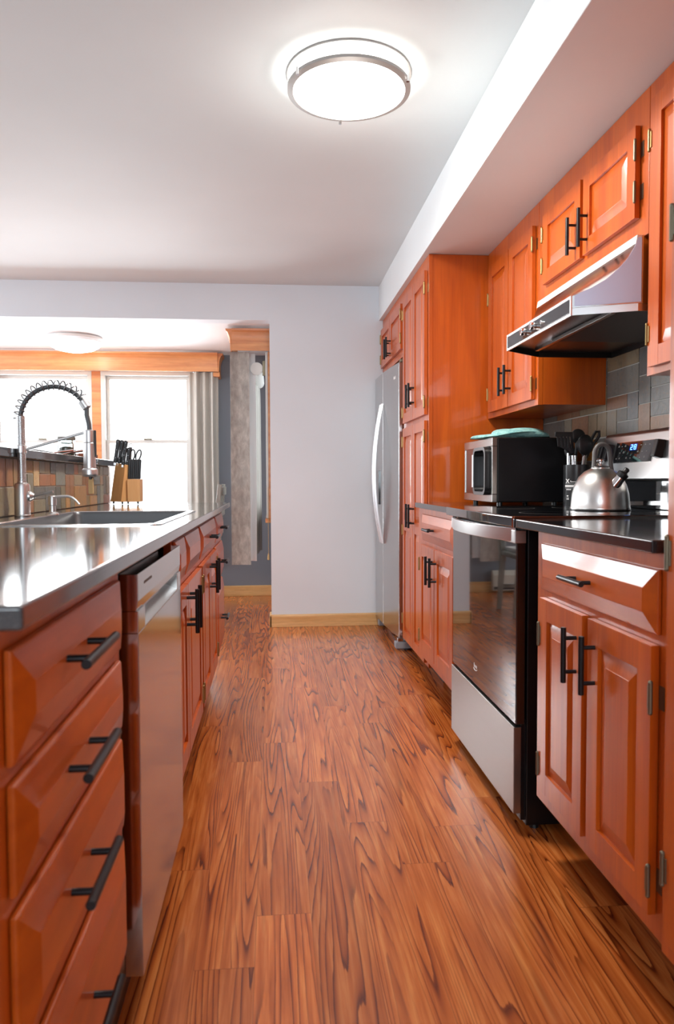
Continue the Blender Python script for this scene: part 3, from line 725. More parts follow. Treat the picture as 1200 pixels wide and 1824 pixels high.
# chair in the dining room
t = thing('dining_chair', 'grey-washed wooden dining chair beyond the far end of the left counter', 'chair', (-.62, 5.5, 0))
cx = -.43
for y in (5.30, 5.70):
    build(MB().loft([[(cx+a*.018+.03, y+e*.014, 0) for a, e in ((-1, -1), (1, -1), (1, 1), (-1, 1))], [(cx+a*.022, y+e*.016, .46) for a, e in ((-1, -1), (1, -1), (1, 1), (-1, 1))], [(cx+a*.014+.055, y+e*.014, 1.0) for a, e in ((-1, -1), (1, -1), (1, 1), (-1, 1))]]), 'rear_leg', CHAIRM, t, bevel=.004)
    build(MB().loft([[(-.83+a*.014, y+e*.014, 0) for a, e in ((-1, -1), (1, -1), (1, 1), (-1, 1))], [(-.83+a*.020, y+e*.020, .43) for a, e in ((-1, -1), (1, -1), (1, 1), (-1, 1))]]), 'front_leg', CHAIRM, t, bevel=.003)
build(boxmb(-.86, -.41, 5.275, 5.725, .43, .468), 'seat', CHAIRM, t, bevel=.012)
build(boxmb(-.84, -.44, 5.30, 5.70, .468, .50), 'cushion', mat('cushion_grey', srgb(190, 190, 188), .85), t, bevel=.014, seg=3)
for z in (.95, .80, .66): build(MB().box(cx+.02+(z-.46)*.08, cx+.036+(z-.46)*.08, 5.315, 5.685, z-.03, z+.03), 'back_slat', CHAIRM, t, bevel=.004)
for y in (5.30, 5.70): build(boxmb(-.82, cx, y-.008, y+.008, .17, .20), 'side_stretcher', CHAIRM, t, bevel=.003)
# baseboard heater seen mirrored in the oven door
t = thing('baseboard_heater', 'low metal baseboard heater along the slate-painted wall under the wide window', 'heater', (-1.3, YE-.04, 0))
build(MB().prism([(YE-.02, .02), (YE-.075, .02), (YE-.075, .16), (YE-.05, .20), (YE-.02, .20)], 'x', -2.2, -.60), 'cover', mat('heater_cream', srgb(200, 196, 184), .5), t, bevel=.003)
build(boxmb(-2.19, -.61, YE-.0765, YE-.075, .03, .055), 'slot', BLKPL, t)

# ------------------------------------------------------------------ right-hand base run
def base_right(name, label, xf, y0, y1, zb_=.162, ztop=.889):
    t = thing(name, label, 'cabinet', ((xf+XW)/2, (y0+y1)/2, 0))
    build(boxmb(xf+.02, XW-.002, y0, y1, zb_, ztop), 'carcass', CH, t)
    build(boxmb(xf, xf+.02, y0, y1, zb_, ztop-.0005), 'face_frame', CH, t, bevel=.0015)
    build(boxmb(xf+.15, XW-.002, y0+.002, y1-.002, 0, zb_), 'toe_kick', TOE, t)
    return t
RF = .710
t = base_right('base_cabinet', 'near right cherry cabinet with one drawer over two doors, beside the range', RF, 1.266, 1.930)
drawer(-1, RF, 1.293, 1.885, .736, .857, t, hy=1.600)
door(-1, RF, 1.602, 1.868, .208, .716, t, hy=1.634, hz=.620, hinge_y=1.868, hinges=(.62, .275), hm=PEWTER, hd=1, stile=.048)
door(-1, RF, 1.296, 1.572, .208, .716, t, hy=1.535, hz=.620, hinge_y=1.296, hinges=(.62, .275), hm=PEWTER, hd=-1, stile=.052)
o = build(boxmb(.6755, XW-.001, 1.268, 2.020, .8895, .914), 'worktop', COUNTER, bevel=.003)
tag(o, 'short black worktop section right of the range, nearest the camera', 'worktop')
t = base_right('base_cabinet', 'cherry cabinet with one drawer and two doors between the range and the tall pantry', .722, 2.835, 3.625)
drawer(-1, .722, 2.86, 3.50, .738, .862, t, hy=3.24)
door(-1, .722, 2.86, 3.19, .208, .716, t, hy=3.155, hz=.620, stile=.05)
door(-1, .722, 3.20, 3.52, .208, .716, t, hy=3.235, hz=.620, hinge_y=3.52, hinges=(.62, .275), hd=1, stile=.05)
o = build(boxmb(.702, XW-.001, 2.8195, 3.626, .8895, .914), 'worktop', COUNTER, bevel=.003)
tag(o, 'black worktop section carrying the microwave, left of the range', 'worktop')

# tall cabinet nearest the camera (sliver at the right edge of the frame)
t = thing('tall_cabinet', 'tall cherry cabinet cropped by the right edge, nearest the camera', 'cabinet', (1.03, .95, 0))
build(boxmb(.72, XW-.002, .62, 1.258, .162, 2.134), 'carcass', CH, t); build(boxmb(.70, .72, .62, 1.260, .162, 2.134), 'face_frame', CH, t, bevel=.0015)
build(boxmb(.85, XW-.002, .622, 1.256, 0, .162), 'toe_kick', TOE, t)
door(-1, .70, .64, 1.222, .208, 1.02, t, hy=.70, hz=.62, hinge_y=1.222, hinges=(.895, .335), hm=PEWTER, hd=1)
door(-1, .70, .64, 1.222, 1.06, 2.08, t, hy=.70, hz=1.2, hinge_y=1.222, hinges=(1.46,), hm=PEWTER, hd=1)

# range
t = thing('range', 'black and stainless electric range with a glass oven door', 'range', (1.0, 2.42, 0))
ry0, ry1 = 2.046, 2.796
build(boxmb(.722, 1.345, ry0, ry1, .022, .888), 'body', BLKSAT, t, bevel=.003)
for x in (.76, 1.30):
    for y in (ry0+.04, ry1-.04): build(MB().cyl((x, y, .0), (x, y, .024), .014, 12), 'foot', BLKPL, t)
def bow(x0, out, y0, y1, n=24): return [(x0-out*(1-((2*k/n-1)**2)), y0+(y1-y0)*k/n) for k in range(n+1)]
fr = bow(.668, .010, 2.022, 2.818)
build(MB().prism(fr+[(1.34, 2.818), (1.34, 2.022)], 'z', .8895, .921), 'cooktop', BLKGL, t, bevel=.004, ang=50)
build(MB().cyl((.672, 2.024, .8885), (.672, 2.024, .920), .004, 10), 'cooktop_edge', CHROME, t)
b = MB()
for x, y, r in ((.86, 2.22, .10), (.86, 2.62, .085), (1.12, 2.22, .075), (1.12, 2.62, .10)): b.lathe([(r, .0003), (r-.002, .0004)], (x, y, .921), 48, cap0=False, cap1=False)
build(b, 'burner_marks', GRYP, t)
d = build(boxmb(.690, .718, ry0+.002, ry1-.002, .318, .866), 'oven_door', BLKGL, t, bevel=.003)
b = MB(); b.box(.684, .718, ry0, ry1, .842, .880)
build(b, 'door_trim', STEEL, d, bevel=.002)
ob = bow(.690, .060, ry0+.012, ry1-.004); ib = [(x+.010, y) for x, y in bow(.690, .058, ry0+.024, ry1-.016)]
build(MB().prism(ob+ib[::-1], 'z', .846, .886), 'handle', STEEL, d, bevel=.002, ang=50)
b = MB(); yy = 2.49
b2 = MB()
# small two-line silver mark near the foot of the oven door
for k, w_ in enumerate((.010, .006, .006, .007, .006)): b2.box(.6893, .690, yy-.008*k-w_*.6, yy-.008*k, .377, .377+(.014 if k == 0 else .009))
b2.tube([(.6895, yy-.018+.020*math.cos(a*PI/10), .374+.006*math.sin(a*PI/10)) for a in range(10, 21)], .0012, 6)
lab(build(b2, 'emblem', WHT, d), 'small silver maker mark')
dr = build(boxmb(.685, .708, ry0+.002, ry1-.002, .058, .311), 'storage_drawer', steel('drawer_steel', (.28, .27, .26), .33), t, bevel=.002)
build(boxmb(.709, .722, ry0+.01, ry1-.01, .035, .33), 'drawer_gap', BLKSAT, t)
# backguard
b = MB(); b.prism([(1.270, 1.020), (1.262, 1.025), (1.295, 1.185), (1.305, 1.196), (1.345, 1.196), (1.345, 1.02)], 'y', 2.05, 2.80)
bgd = build(b, 'backguard', STEEL, t, bevel=.004)
build(boxmb(1.285, 1.345, 2.05, 2.80, .921, 1.019), 'backguard_glass', BLKGL, t, bevel=.003)
def onp(f): return (1.262+.033*f, 1.025+.160*f)     # point on the sloping panel
def panel_box(b, ya, yb, f0, f1, th=.002, mi=0):
    nx, nz = -.9795, .2015
    (xa, za), (xb, zb2) = onp(f0), onp(f1)
    r = lambda y, e: [(xa+nx*e, y, za+nz*e), (xb+nx*e, y, zb2+nz*e)]
    p = [r(ya, -.001)[0], r(ya, -.001)[1], r(yb, -.001)[1], r(yb, -.001)[0]]; q = [r(ya, th)[0], r(ya, th)[1], r(yb, th)[1], r(yb, th)[0]]
    return b.loft([p, q], mi=mi)
cp = build(panel_box(MB(), 2.405, 2.680, .37, .83, .003), 'control_panel', BLKGL, bgd, bevel=.0008)
build(panel_box(MB(), 2.402, 2.683, .355, .845, .0015), 'panel_bezel', RIMM, bgd)
lab(build(panel_box(MB(), 2.516, 2.572, .63, .78, .0034), 'display', LEDBG, cp), 'blue digital display')
SEG = {'2': 'abged', '8': 'abcdefg', ':': ''}
b = MB()
def digit(b, ch, yl, w_, f0, fh):
    y0_, y1_ = yl, yl-w_                       # text runs towards -Y (towards the camera's right)
    s = .0016; fs = .010
    H = lambda f: panel_box(b, y1_, y0_, f-fs, f+fs, .0040)
    V = lambda y, fa, fb: panel_box(b, y-s, y+s, fa, fb, .0040)
    for c in SEG[ch]:
        if c == 'a': H(f0+fh)
        if c == 'g': H(f0+fh/2)
        if c == 'd': H(f0)
        if c == 'f': V(y0_, f0+fh/2, f0+fh)
        if c == 'b': V(y1_, f0+fh/2, f0+fh)
        if c == 'e': V(y0_, f0, f0+fh/2)
        if c == 'c': V(y1_, f0, f0+fh/2)
digit(b, '2', 2.563, .014, .655, .10); digit(b, '8', 2.538, .014, .655, .10)
lab(build(b, 'digits', BLUE, cp), 'glowing blue digits 2 8')
b = MB(); R_ = random.Random(2)
for f, ys in ((.745, (2.655, 2.632, 2.606, 2.49, 2.46, 2.43)), (.60, (2.640, 2.612, 2.505, 2.475, 2.445)), (.47, (2.660, 2.636, 2.583, 2.553, 2.485, 2.452))):
    for y in ys:
        w_ = R_.uniform(.005, .011)
        panel_box(b, y-w_/2, y+w_/2, f-.016, f+.004, .0036)
        if R_.random() > .4: panel_box(b, y-w_/3, y+w_/3, f+.014, f+.024, .0036)
lab(build(b, 'key_legends', mat('panel_grey_print', srgb(150, 148, 145), .6), cp), 'small pale grey key symbols')
for y in (2.350, 2.135, 2.762, 2.715):
    (xa, za), (xb, zb2) = onp(.42), onp(.80)
    b = MB(); b.loft([[(xa, y-.018, za), (xb, y-.018, zb2), (xb, y+.018, zb2), (xa, y+.018, za)], [(xa-.028, y-.012, za+.008), (xb-.026, y-.013, zb2+.004), (xb-.026, y+.013, zb2+.004), (xa-.028, y+.012, za+.008)]])
    build(b, 'knob', BLKPL, bgd, bevel=.003)

# kettle
KXc, KY, KZ = 1.095, 2.40, .9213
t = thing('kettle', 'brushed steel whistling kettle with a grey arched handle on the cooktop', 'kettle', (KXc, KY, KZ))
build(MB().lathe([(.094, 0), (.0965, .003), (.0965, .008), (.0950, .011), (.0935, .030), (.091, .055), (.083, .085), (.070, .110), (.052, .128), (.034, .1375), (.030, .139), (.030, .141), (.001, .142)], (KXc, KY, KZ), 64), 'body', steel('kettle_steel', (.78, .77, .75), .3, (40, 40, 2)), t, smooth=True)
build(MB().lathe([(.090, 0), (.0975, .001), (.0975, .003), (.09, .004)], (KXc, KY, KZ-.0005), 64), 'base_plate', BLKPL, t)
build(MB().lathe([(.029, .139), (.030, .142), (.025, .147), (.010, .149), (.006, .152), (.006, .156), (.011, .160), (.012, .168), (.008, .172), (.001, .173)], (KXc, KY, KZ), 28), 'lid', CHROME, t, smooth=True)
hpts = [(KXc-.037*1.0+0*0, KY+.012, KZ+.130)]
hp = []
for k in range(21):
    a = PI-PI*k/20; hp.append((KXc+.006+.026*math.cos(a), KY, KZ+.188+.032*math.sin(a)))
hp = [(KXc-.024, KY, KZ+.128), (KXc-.021, KY, KZ+.155)]+hp+[(KXc+.035, KY, KZ+.155), (KXc+.040, KY, KZ+.125)]
build(MB().tube(hp, .0078, 14), 'handle', mat('grey_nylon', (.13, .125, .12), .42), t, smooth=True)
sd = Vector((.50, -.33, .80)).normalized(); sp = Vector((KXc+.014, KY-.066, KZ+.078))
build(MB().lathe([(.019, 0), (.0165, .030), (.0158, .042), (.015, .044)], sp, 24, tuple(sd)), 'spout', CHROME, t)
build(MB().lathe([(.0175, 0), (.0185, .004), (.0180, .016), (.010, .020), (.0085, .024), (.0095, .032), (.006, .036), (.001, .037)], sp+sd*.038, 20, tuple(sd)), 'whistle', BLKPL, t, smooth=True)

# microwave
t = thing('microwave', 'black microwave oven with a steel-framed door standing on the worktop', 'microwave', (1.06, 3.25, .914))
mx0, mx1, my0, my1, mz0, mz1 = .915, 1.250, 3.035, 3.485, .929, 1.201
build(boxmb(mx0+.022, mx1, my0+.002, my1-.002, mz0, mz1), 'body', BLKSAT, t, bevel=.005)
for x in (.96, 1.20):
    for y in (my0+.04, my1-.04): build(MB().cyl((x, y, .9143), (x, y, .939), .012, 12), 'foot', BLKPL, t)
b = MB(); fx0, fx1 = mx0, mx0+.022
b.box(fx0, fx1, my0, my1, mz1-.036, mz1); b.box(fx0, fx1, my0, my1, mz0, mz0+.034)
b.box(fx0, fx1, my0, my0+.022, mz0+.034, mz1-.036); b.box(fx0, fx1, my1-.012, my1, mz0+.034, mz1-.036)
build(b, 'front_frame', steel('microwave_steel', (.42, .40, .38), .22), t, bevel=.002)
mw = build(boxmb(fx0+.004, fx1, my0+.022, my1-.012, mz0+.034, mz1-.036), 'door_window', BLKGL, t)
lp = [(my0+.05, mz0+.055), (my0+.05, mz1-.058), (my0+.145, mz1-.058), (my0+.145, mz0+.055)]
def rl(cy0, cy1, cz0, cz1, r, n=6):
    return [(a, b_) for a, b_, _ in rrect(cy0, cy1, cz0, cz1, r, 0, n)]
O_ = rl(my0+.032, my0+.225, mz0+.030, mz1-.036, .035); I_ = rl(my0+.046, my0+.205, mz0+.044, mz1-.050, .026)
b = MB(); b.loft([[(fx0-.022, a, z) for a, z in O_], [(fx0+.004, a, z) for a, z in O_], [(fx0+.004, a, z) for a, z in I_], [(fx0-.022, a, z) for a, z in I_], [(fx0-.022, a, z) for a, z in O_]], cap0=False, cap1=False)
build(b, 'handle', BLKPL, mw, smooth=False)
build(boxmb(fx0-.0255, fx0-.020, my0+.208, my0+.224, mz0+.062, mz1-.066), 'handle_strip', STEELV, mw, bevel=.001)
b = MB()
for k in range(3): b.box(fx0+.0033, fx0+.004, my0+.235, my0+.295, mz0+.040+.008*k, mz0+.045+.008*k)
lab(build(b, 'badge', mat('badge_grey', srgb(150, 130, 124), .5), mw), 'tiny pale grey badge lines')
b = MB()
for k in range(9): b.box(fx0+.0033, fx0+.004, my0+.026, my0+.034, mz0+.06+.015*k, mz0+.066+.015*k)
build(b, 'key_legends', GRYP, mw)

# oven mitts on the microwave
t = thing('oven_mitt', 'teal quilted oven mitt lying folded on top of the microwave', 'oven mitt', (1.05, 3.2, 1.203))
def blob(pts, z0, seed, n=26, m=8):
    R_ = random.Random(seed); rings = []
    for i, (x, y, w_, h) in enumerate(pts):
        ring = []
        for k in range(n):
            a = 2*PI*k/n; wob = 1+.08*math.sin(3*a+i*1.3+seed)+.05*R_.uniform(-1, 1)
            ring.append((x+.004*math.sin(a*2+i), y+w_*math.cos(a)*wob, z0+h/2+max(-h/2, h/2*math.sin(a)*wob+.004*math.sin(a*5+i))))
        rings.append(ring)
    return MB().loft(rings)
o = build(blob([(.868, 3.20, .01, .006), (.885, 3.20, .06, .012), (.92, 3.20, .085, .018), (.97, 3.19, .09, .022), (1.02, 3.18, .085, .024), (1.05, 3.17, .06, .020), (1.062, 3.16, .02, .010)], 1.2035, 1), 'lower_fold', MITT, t, smooth=True)
o.modifiers.new('s', 'SUBSURF').render_levels = 2
o = build(blob([(.94, 3.14, .01, .012), (.955, 3.15, .05, .030), (1.00, 3.16, .075, .040), (1.05, 3.17, .085, .046), (1.10, 3.18, .085, .045), (1.16, 3.19, .085, .040), (1.20, 3.20, .07, .030), (1.212, 3.20, .03, .012)], 1.2045, 2), 'upper_fold', MITT, t, smooth=True)
o.modifiers.new('s', 'SUBSURF').render_levels = 2

# utensil crock
UX, UY = 1.193, 2.88
t = thing('utensil_holder', 'black cylindrical utensil holder with white print behind the kettle', 'utensil holder', (UX, UY, .914))
build(MB().lathe([(.050, 0), (.051, .003), (.051, .168), (.0495, .168), (.0495, .010), (.001, .010)], (UX, UY, .9143), 40, cap0=True, cap1=False), 'canister', mat('black_canister', (.02, .02, .022), .28), t, smooth=False)
b = MB()
def oncyl(ang, z, e=.0006): return (UX+(.051+e)*math.sin(ang), UY-(.051+e)*math.cos(ang), z)
def cylpatch(b, a0, a1, z0, z1, n=6):
    rings = [[oncyl(a0+(a1-a0)*k/n, z0, -.001), oncyl(a0+(a1-a0)*k/n, z1, -.001), oncyl(a0+(a1-a0)*k/n, z1), oncyl(a0+(a1-a0)*k/n, z0)] for k in range(n+1)]
    b.loft(rings)
A = -.36-.92
def xstroke(b, a0, a1, z0, z1):
    w_ = .05; b.loft([[oncyl(a0-w_, z0, -.001), oncyl(a0+w_, z0, -.001), oncyl(a0+w_, z0, .0007), oncyl(a0-w_, z0, .0007)], [oncyl(a1-w_, z1, -.001), oncyl(a1+w_, z1, -.001), oncyl(a1+w_, z1, .0007), oncyl(a1-w_, z1, .0007)]])
xstroke(b, A+.02, A+.30, 1.010, 1.026); xstroke(b, A+.30, A+.02, 1.010, 1.026)
for k in range(6): cylpatch(b, A+.42+.075*k, A+.47+.075*k, 1.0125, 1.0165 if k else 1.020, 1)
cylpatch(b, A-.1, A+1.0, 1.0065, 1.0072); cylpatch(b, A-.1, A+.85, .994, 1.002); cylpatch(b, A-.1, A+1.0, .9895, .9902)
for k in range(6): cylpatch(b, A+.05+.075*k, A+.11+.075*k, .982, .986, 1)
cylpatch(b, A+.10, A+.25, .956, .961); cylpatch(b, A+.08, A+.30, .949, .951); cylpatch(b, A+.08, A+.30, .944, .9465)
lab(build(b, 'print', WHT, t), 'white printed X and fine text lines')
CHROMES = mat('polished_shaft', (.85, .85, .86), .2, metal=1)
def utensil(name, label, base, neck, head_mb, steel_frac=.55):
    t = thing(name, label, 'utensil', base, 'cooking utensils in the black holder')
    base, neck = Vector(base), Vector(neck); up_ = (neck-base).normalized()*.030; build(MB().cyl(base, neck+up_, .0068, 14), 'handle', CHROMES, t)
    head_mb.xform(Matrix.Translation((0, 0, .008)))
    build(head_mb, 'head', BLKPL, t, bevel=.001, smooth=True)
    return t
zc = 1.0227
b = MB(); b.loft([[(1.163, 2.86, 1.118), (1.175, 2.86, 1.118), (1.175, 2.866, 1.118), (1.163, 2.866, 1.118)], [(1.150, 2.86, 1.130), (1.176, 2.86, 1.130), (1.176, 2.866, 1.130), (1.150, 2.866, 1.130)], [(1.105, 2.86, 1.150), (1.176, 2.86, 1.138), (1.176, 2.865, 1.138), (1.105, 2.865, 1.150)]])
for k in range(5):
    a = Vector((1.113+.014*k, 2.8615, 1.146-.002*k)); c = a+Vector((-.006, 0, .052)); w_ = .0055
    b.loft([[a+Vector((-w_, 0, 0)), a+Vector((w_, 0, 0)), a+Vector((w_, .003, 0)), a+Vector((-w_, .003, 0))], [c+Vector((-w_, 0, 0)), c+Vector((w_, 0, 0)), c+Vector((w_, .003, 0)), c+Vector((-w_, .003, 0))]])
b.box(1.096, 1.168, 2.8612, 2.865, 1.186, 1.205)
utensil('slotted_turner', 'wide black slotted turner leaning left in the holder', (1.178, 2.865, .93), (1.170, 2.862, 1.09), b)
b = MB(); b.ball((1.206, 2.83, 1.152), .034, .010, .041, 24, 12); b.cyl((1.206, 2.835, 1.13), (1.205, 2.84, 1.108), .010, 12, r2=.008)
utensil('serving_spoon', 'large round black spoon at the front of the holder', (1.200, 2.87, .93), (1.205, 2.842, 1.09), b)
b = MB(); b.ball((1.206, 2.90, 1.190), .031, .008, .030, 24, 12); b.cyl((1.203, 2.90, 1.17), (1.192, 2.892, 1.105), .007, 12)
utensil('spoon', 'dark spoon with a pale rim standing behind the round black spoon', (1.186, 2.89, .93), (1.190, 2.89, 1.09), b)
b = MB(); b.tube([(1.232, 2.89, 1.10), (1.25, 2.89, 1.155), (1.262, 2.89, 1.185), (1.275, 2.89, 1.208), (1.290, 2.89, 1.209), (1.290, 2.89, 1.190), (1.272, 2.89, 1.165), (1.252, 2.89, 1.135), (1.234, 2.89, 1.10)], .0062, 10)
utensil('tongs', 'black looped utensil leaning right at the back of the holder', (1.210, 2.89, .93), (1.232, 2.89, 1.10), b)
b = MB(); b.ball((1.172, 2.905, 1.13), .02, .006, .03, 16, 8)
utensil('whisk', 'short black utensil with a steel shaft at the left of the holder', (1.168, 2.90, .93), (1.166, 2.90, 1.10), b)

for o_ in list(bpy.data.objects):
    if o_.parent is None and (o_.get('group') == 'cooking utensils in the black holder' or o_.name == 'utensil_holder'): o_.location.x += .022

# ------------------------------------------------------------------ slate backsplash on the right wall
b = tiles(lambda b, a0, a1, c0, c1, d, col: b.box(XW-d-.004, XW-.004, a0, a1, c0, c1, 0, col), 2.04, 3.62, 1.197, 1.56, .088, .052, 11, PALR, .0042, gain=.72)
bs = build(b, 'wall_backsplash', SLATE); bs['kind'] = 'structure'
struct(boxmb(XW-.006, XW, 1.266, 3.628, .9145, 1.725), 'wall_backsplash_grout', GROUTR)
b = tiles(lambda b, a0, a1, c0, c1, d, col: b.box(XW-d-.004, XW-.004, a0, a1, c0, c1, 0, col), 2.83, 3.62, .9150, 1.195, .088, .0467, 12, PALR, .0042, gain=.72)
bs = build(b, 'wall_backsplash_lower', SLATE); bs['kind'] = 'structure'

# ------------------------------------------------------------------ wall cabinets
def wall_cab(label, y0, y1, z0, xf=1.07):
    t = thing('wall_cabinet', label, 'cabinet', ((xf+XW)/2, (y0+y1)/2, z0))
    build(boxmb(xf+.02, XW-.008, y0+.001, y1, z0, 2.134), 'carcass', CH, t)
    build(boxmb(xf, xf+.02, y0, y1, z0-.002, 2.1345), 'face_frame', CH, t, bevel=.0015)
    return t
t = wall_cab('cherry wall cabinet above the microwave with two tall doors', 2.926, 3.624, 1.328)
door(-1, 1.07, 2.955, 3.256, 1.352, 2.050, t, hy=3.222, hz=1.468, hinge_y=2.955, hinges=(1.975, 1.415), hd=-1, stile=.05)
door(-1, 1.07, 3.266, 3.566, 1.352, 2.050, t, hy=3.300, hz=1.468, hinge_y=3.566, hinges=(1.90, 1.44), hd=1, stile=.05)
t = wall_cab('short cherry wall cabinet directly over the range hood', 2.052, 2.924, 1.725)
door(-1, 1.07, 2.100, 2.462, 1.782, 2.046, t, hy=2.428, hz=1.865, hinge_y=2.100, hinges=(1.975, 1.855), hm=PEWTER, hd=-1, stile=.05, rail=.05)
door(-1, 1.07, 2.486, 2.840, 1.782, 2.046, t, hy=2.522, hz=1.865, hinge_y=2.840, hinges=(1.975, 1.855), hd=1, stile=.05, rail=.05)
t = wall_cab('near cherry wall cabinet right of the hood, cut by the frame edge', 1.262, 2.050, 1.320)
door(-1, 1.07, 1.658, 2.012, 1.338, 2.075, t, hy=1.695, hz=1.45, hinge_y=2.012, hinges=(1.965, 1.43), hd=1, stile=.055)
door(-1, 1.07, 1.285, 1.648, 1.338, 2.075, t, hy=1.61, hz=1.45, stile=.055)

# tall pantry
TF = .772
t = thing('pantry_cabinet', 'tall cherry pantry with plain side panel between the counter and the refrigerator', 'cabinet', (1.05, 3.97, 0))
build(boxmb(TF+.02, XW-.008, 3.632, 4.318, .08, 2.134), 'carcass', CH, t)
build(boxmb(TF, TF+.02, 3.628, 4.320, .08, 2.1345), 'face_frame', CH, t, bevel=.0015)
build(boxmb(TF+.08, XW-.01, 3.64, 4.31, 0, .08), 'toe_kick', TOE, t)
for ya, yb, hy, hgy, hd in ((3.655, 3.958, 3.925, 3.655, -1), (3.964, 4.268, 4.000, 4.268, 1)):
    door(-1, TF, ya, yb, 1.352, 2.062, t, hy=hy, hz=1.478, hinge_y=hgy, hinges=(1.975, 1.415), hd=hd, stile=.048)
    door(-1, TF, ya, yb, .100, 1.322, t, panels=[(.150, .735), (.795, 1.272)], hy=hy, hz=.830, hinge_y=hgy, hinges=(1.245, .735, .215), hd=hd, stile=.048)
# cabinet above the fridge
t = thing('wall_cabinet', 'small two-door cherry cabinet above the refrigerator', 'cabinet', (1.05, 4.74, 1.757))
build(boxmb(TF+.02, XW-.008, 4.322, YB-.002, 1.757, 2.134), 'carcass', CH, t); build(boxmb(TF, TF+.02, 4.321, YB-.001, 1.757, 2.1345), 'face_frame', CH, t, bevel=.0015)
door(-1, TF, 4.345, 4.742, 1.800, 2.062, t, hy=4.706, hz=1.872, hinge_y=4.345, hinges=(2.0, 1.86), hd=-1, stile=.05, rail=.05)
door(-1, TF, 4.750, 5.140, 1.800, 2.062, t, hy=4.786, hz=1.872, hinge_y=5.140, hinges=(2.0, 1.86), hd=1, stile=.05, rail=.05)

# refrigerator
t = thing('refrigerator', 'stainless side-by-side refrigerator with two curved handles', 'refrigerator', (1.05, 4.75, 0))
build(boxmb(.80, XW-.02, 4.36, 5.14, .06, 1.70), 'cabinet_body', mat('fridge_body_grey', srgb(120, 120, 120), .5), t, bevel=.004)
def fdoor(name, pl_, z0, z1):
    return build(MB().prism(pl_, 'z', z0, z1), name, STEELF, t, bevel=.006, seg=3)
fd = fdoor('fresh_food_door', [(.748, 4.366), (.731, 4.55), (.716, 4.790), (.720, 4.797), (.790, 4.797), (.790, 4.366)], .075, 1.724)
fz = fdoor('freezer_door', [(.718, 4.806), (.714, 4.95), (.713, 5.125), (.719, 5.135), (.790, 5.135), (.790, 4.806)], .075, 1.724)
def fridge_handle(yc, parent, xs):
    n = 28; b = MB(); rings = []
    for k in range(n+1):
        f = k/n; z = .612+(1.520-.612)*f; x = xs-.006-.052*(1-(2*f-1)**2)
        rings.append([(x-.010, yc-.007, z), (x-.010, yc+.007, z), (x+.006, yc+.010, z), (x+.006, yc-.010, z)])
    b.loft(rings)
    return build(b, 'handle', HSILV, parent, bevel=.002, ang=50)
HSILV = mat('handle_silver', (.72, .72, .73), .3, metal=1)
fridge_handle(4.770, fd, .7175); fridge_handle(4.832, fz, .717)
dsp = build(boxmb(.706, .716, 4.93, 5.085, .862, 1.09), 'dispenser', BLKGL, fz, bevel=.002)
build(boxmb(.795, .82, 4.37, 5.13, .012, .068), 'toe_grille', mat('grille_grey', srgb(118, 122, 130), .5), t)
for y in (4.39, 5.10):
    build(MB().prism([(.728, y-.035), (.86, y-.035), (.86, y+.03), (.728, y+.03)], 'z', .012, .050), 'foot_cover', mat('foot_grey', srgb(150, 154, 160), .45), t, bevel=.004)
    build(MB().cyl((.80, y, 0), (.80, y, .03), .016, 12), 'foot', BLKPL, t)
    build(boxmb(.740, .775, y-.024, y+.012, .052, .072), 'lower_hinge', CHROME, t, bevel=.002)
build(boxmb(.760, .86, 4.355, 4.40, 1.700, 1.748) if False else boxmb(.757, .86, 4.367, 4.40, 1.726, 1.744), 'top_hinge_cover', PEWTER, t, bevel=.003)
b = MB()
for k in range(3): b.box(.7395+.0006-.0035, .7412-.003, 4.437+.016*k, 4.447+.016*k, 1.640, 1.655)
b2 = MB()
for k, yy in enumerate((4.445, 4.462, 4.478)):
    xx = .748-(yy-4.366)*.0924; b2.box(xx-.0012, xx+.002, yy-.005, yy+.005, 1.636, 1.636+(.018 if k != 1 else .012))
lab(build(b2, 'emblem', WHT, fd), 'tiny silver maker mark')

# ------------------------------------------------------------------ range hood
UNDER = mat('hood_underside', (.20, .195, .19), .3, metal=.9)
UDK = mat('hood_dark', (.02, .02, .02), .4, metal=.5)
t = thing('range_hood', 'stainless under-cabinet range hood with a black control strip', 'range hood', (1.1, 2.46, 1.51))
yn = lambda x: 2.066+max(0, (1.05-x)/.165)*.072
yf = lambda x: 2.872-max(0, (1.05-x)/.165)*.130
prof = [(1.358, 1.530), (.893, 1.530), (.887, 1.508), (.883, 1.508), (.883, 1.565), (.892, 1.567)]
cur = [(.902, 1.572), (.935, 1.585), (.968, 1.604), (1.000, 1.632), (1.024, 1.662), (1.040, 1.692), (1.046, 1.712)]
prof = [(1.060, 1.530), (.890, 1.530), (.883, 1.530), (.883, 1.565), (.890, 1.567)]+cur+[(1.046, 1.7235), (1.060, 1.7235)]
b = MB(); b.loft([[(x, yn(x), z) for x, z in prof], [(x, yf(x), z) for x, z in prof]])
build(b, 'canopy', HOODM, t, bevel=.0012)
FILM = mat('pale_film', srgb(200, 210, 234), .35, metal=.25)
b = MB(); fp = [(.890, 1.534), (.890, 1.565), (.902, 1.571)]+cur[1:]+[(1.048, 1.716), (1.352, 1.716) if False else (1.058, 1.716), (1.058, 1.534)]
b.loft([[(x, yn(x)-.0012, z) for x, z in fp], [(x, yn(x)+.0005, z) for x, z in fp]])
lab(build(b, 'side_panel', FILM, t), 'pale filmed side panel')
build(boxmb(1.060, 1.355, 2.066, 2.872, 1.530, 1.7235), 'duct_box', HOODM, t)
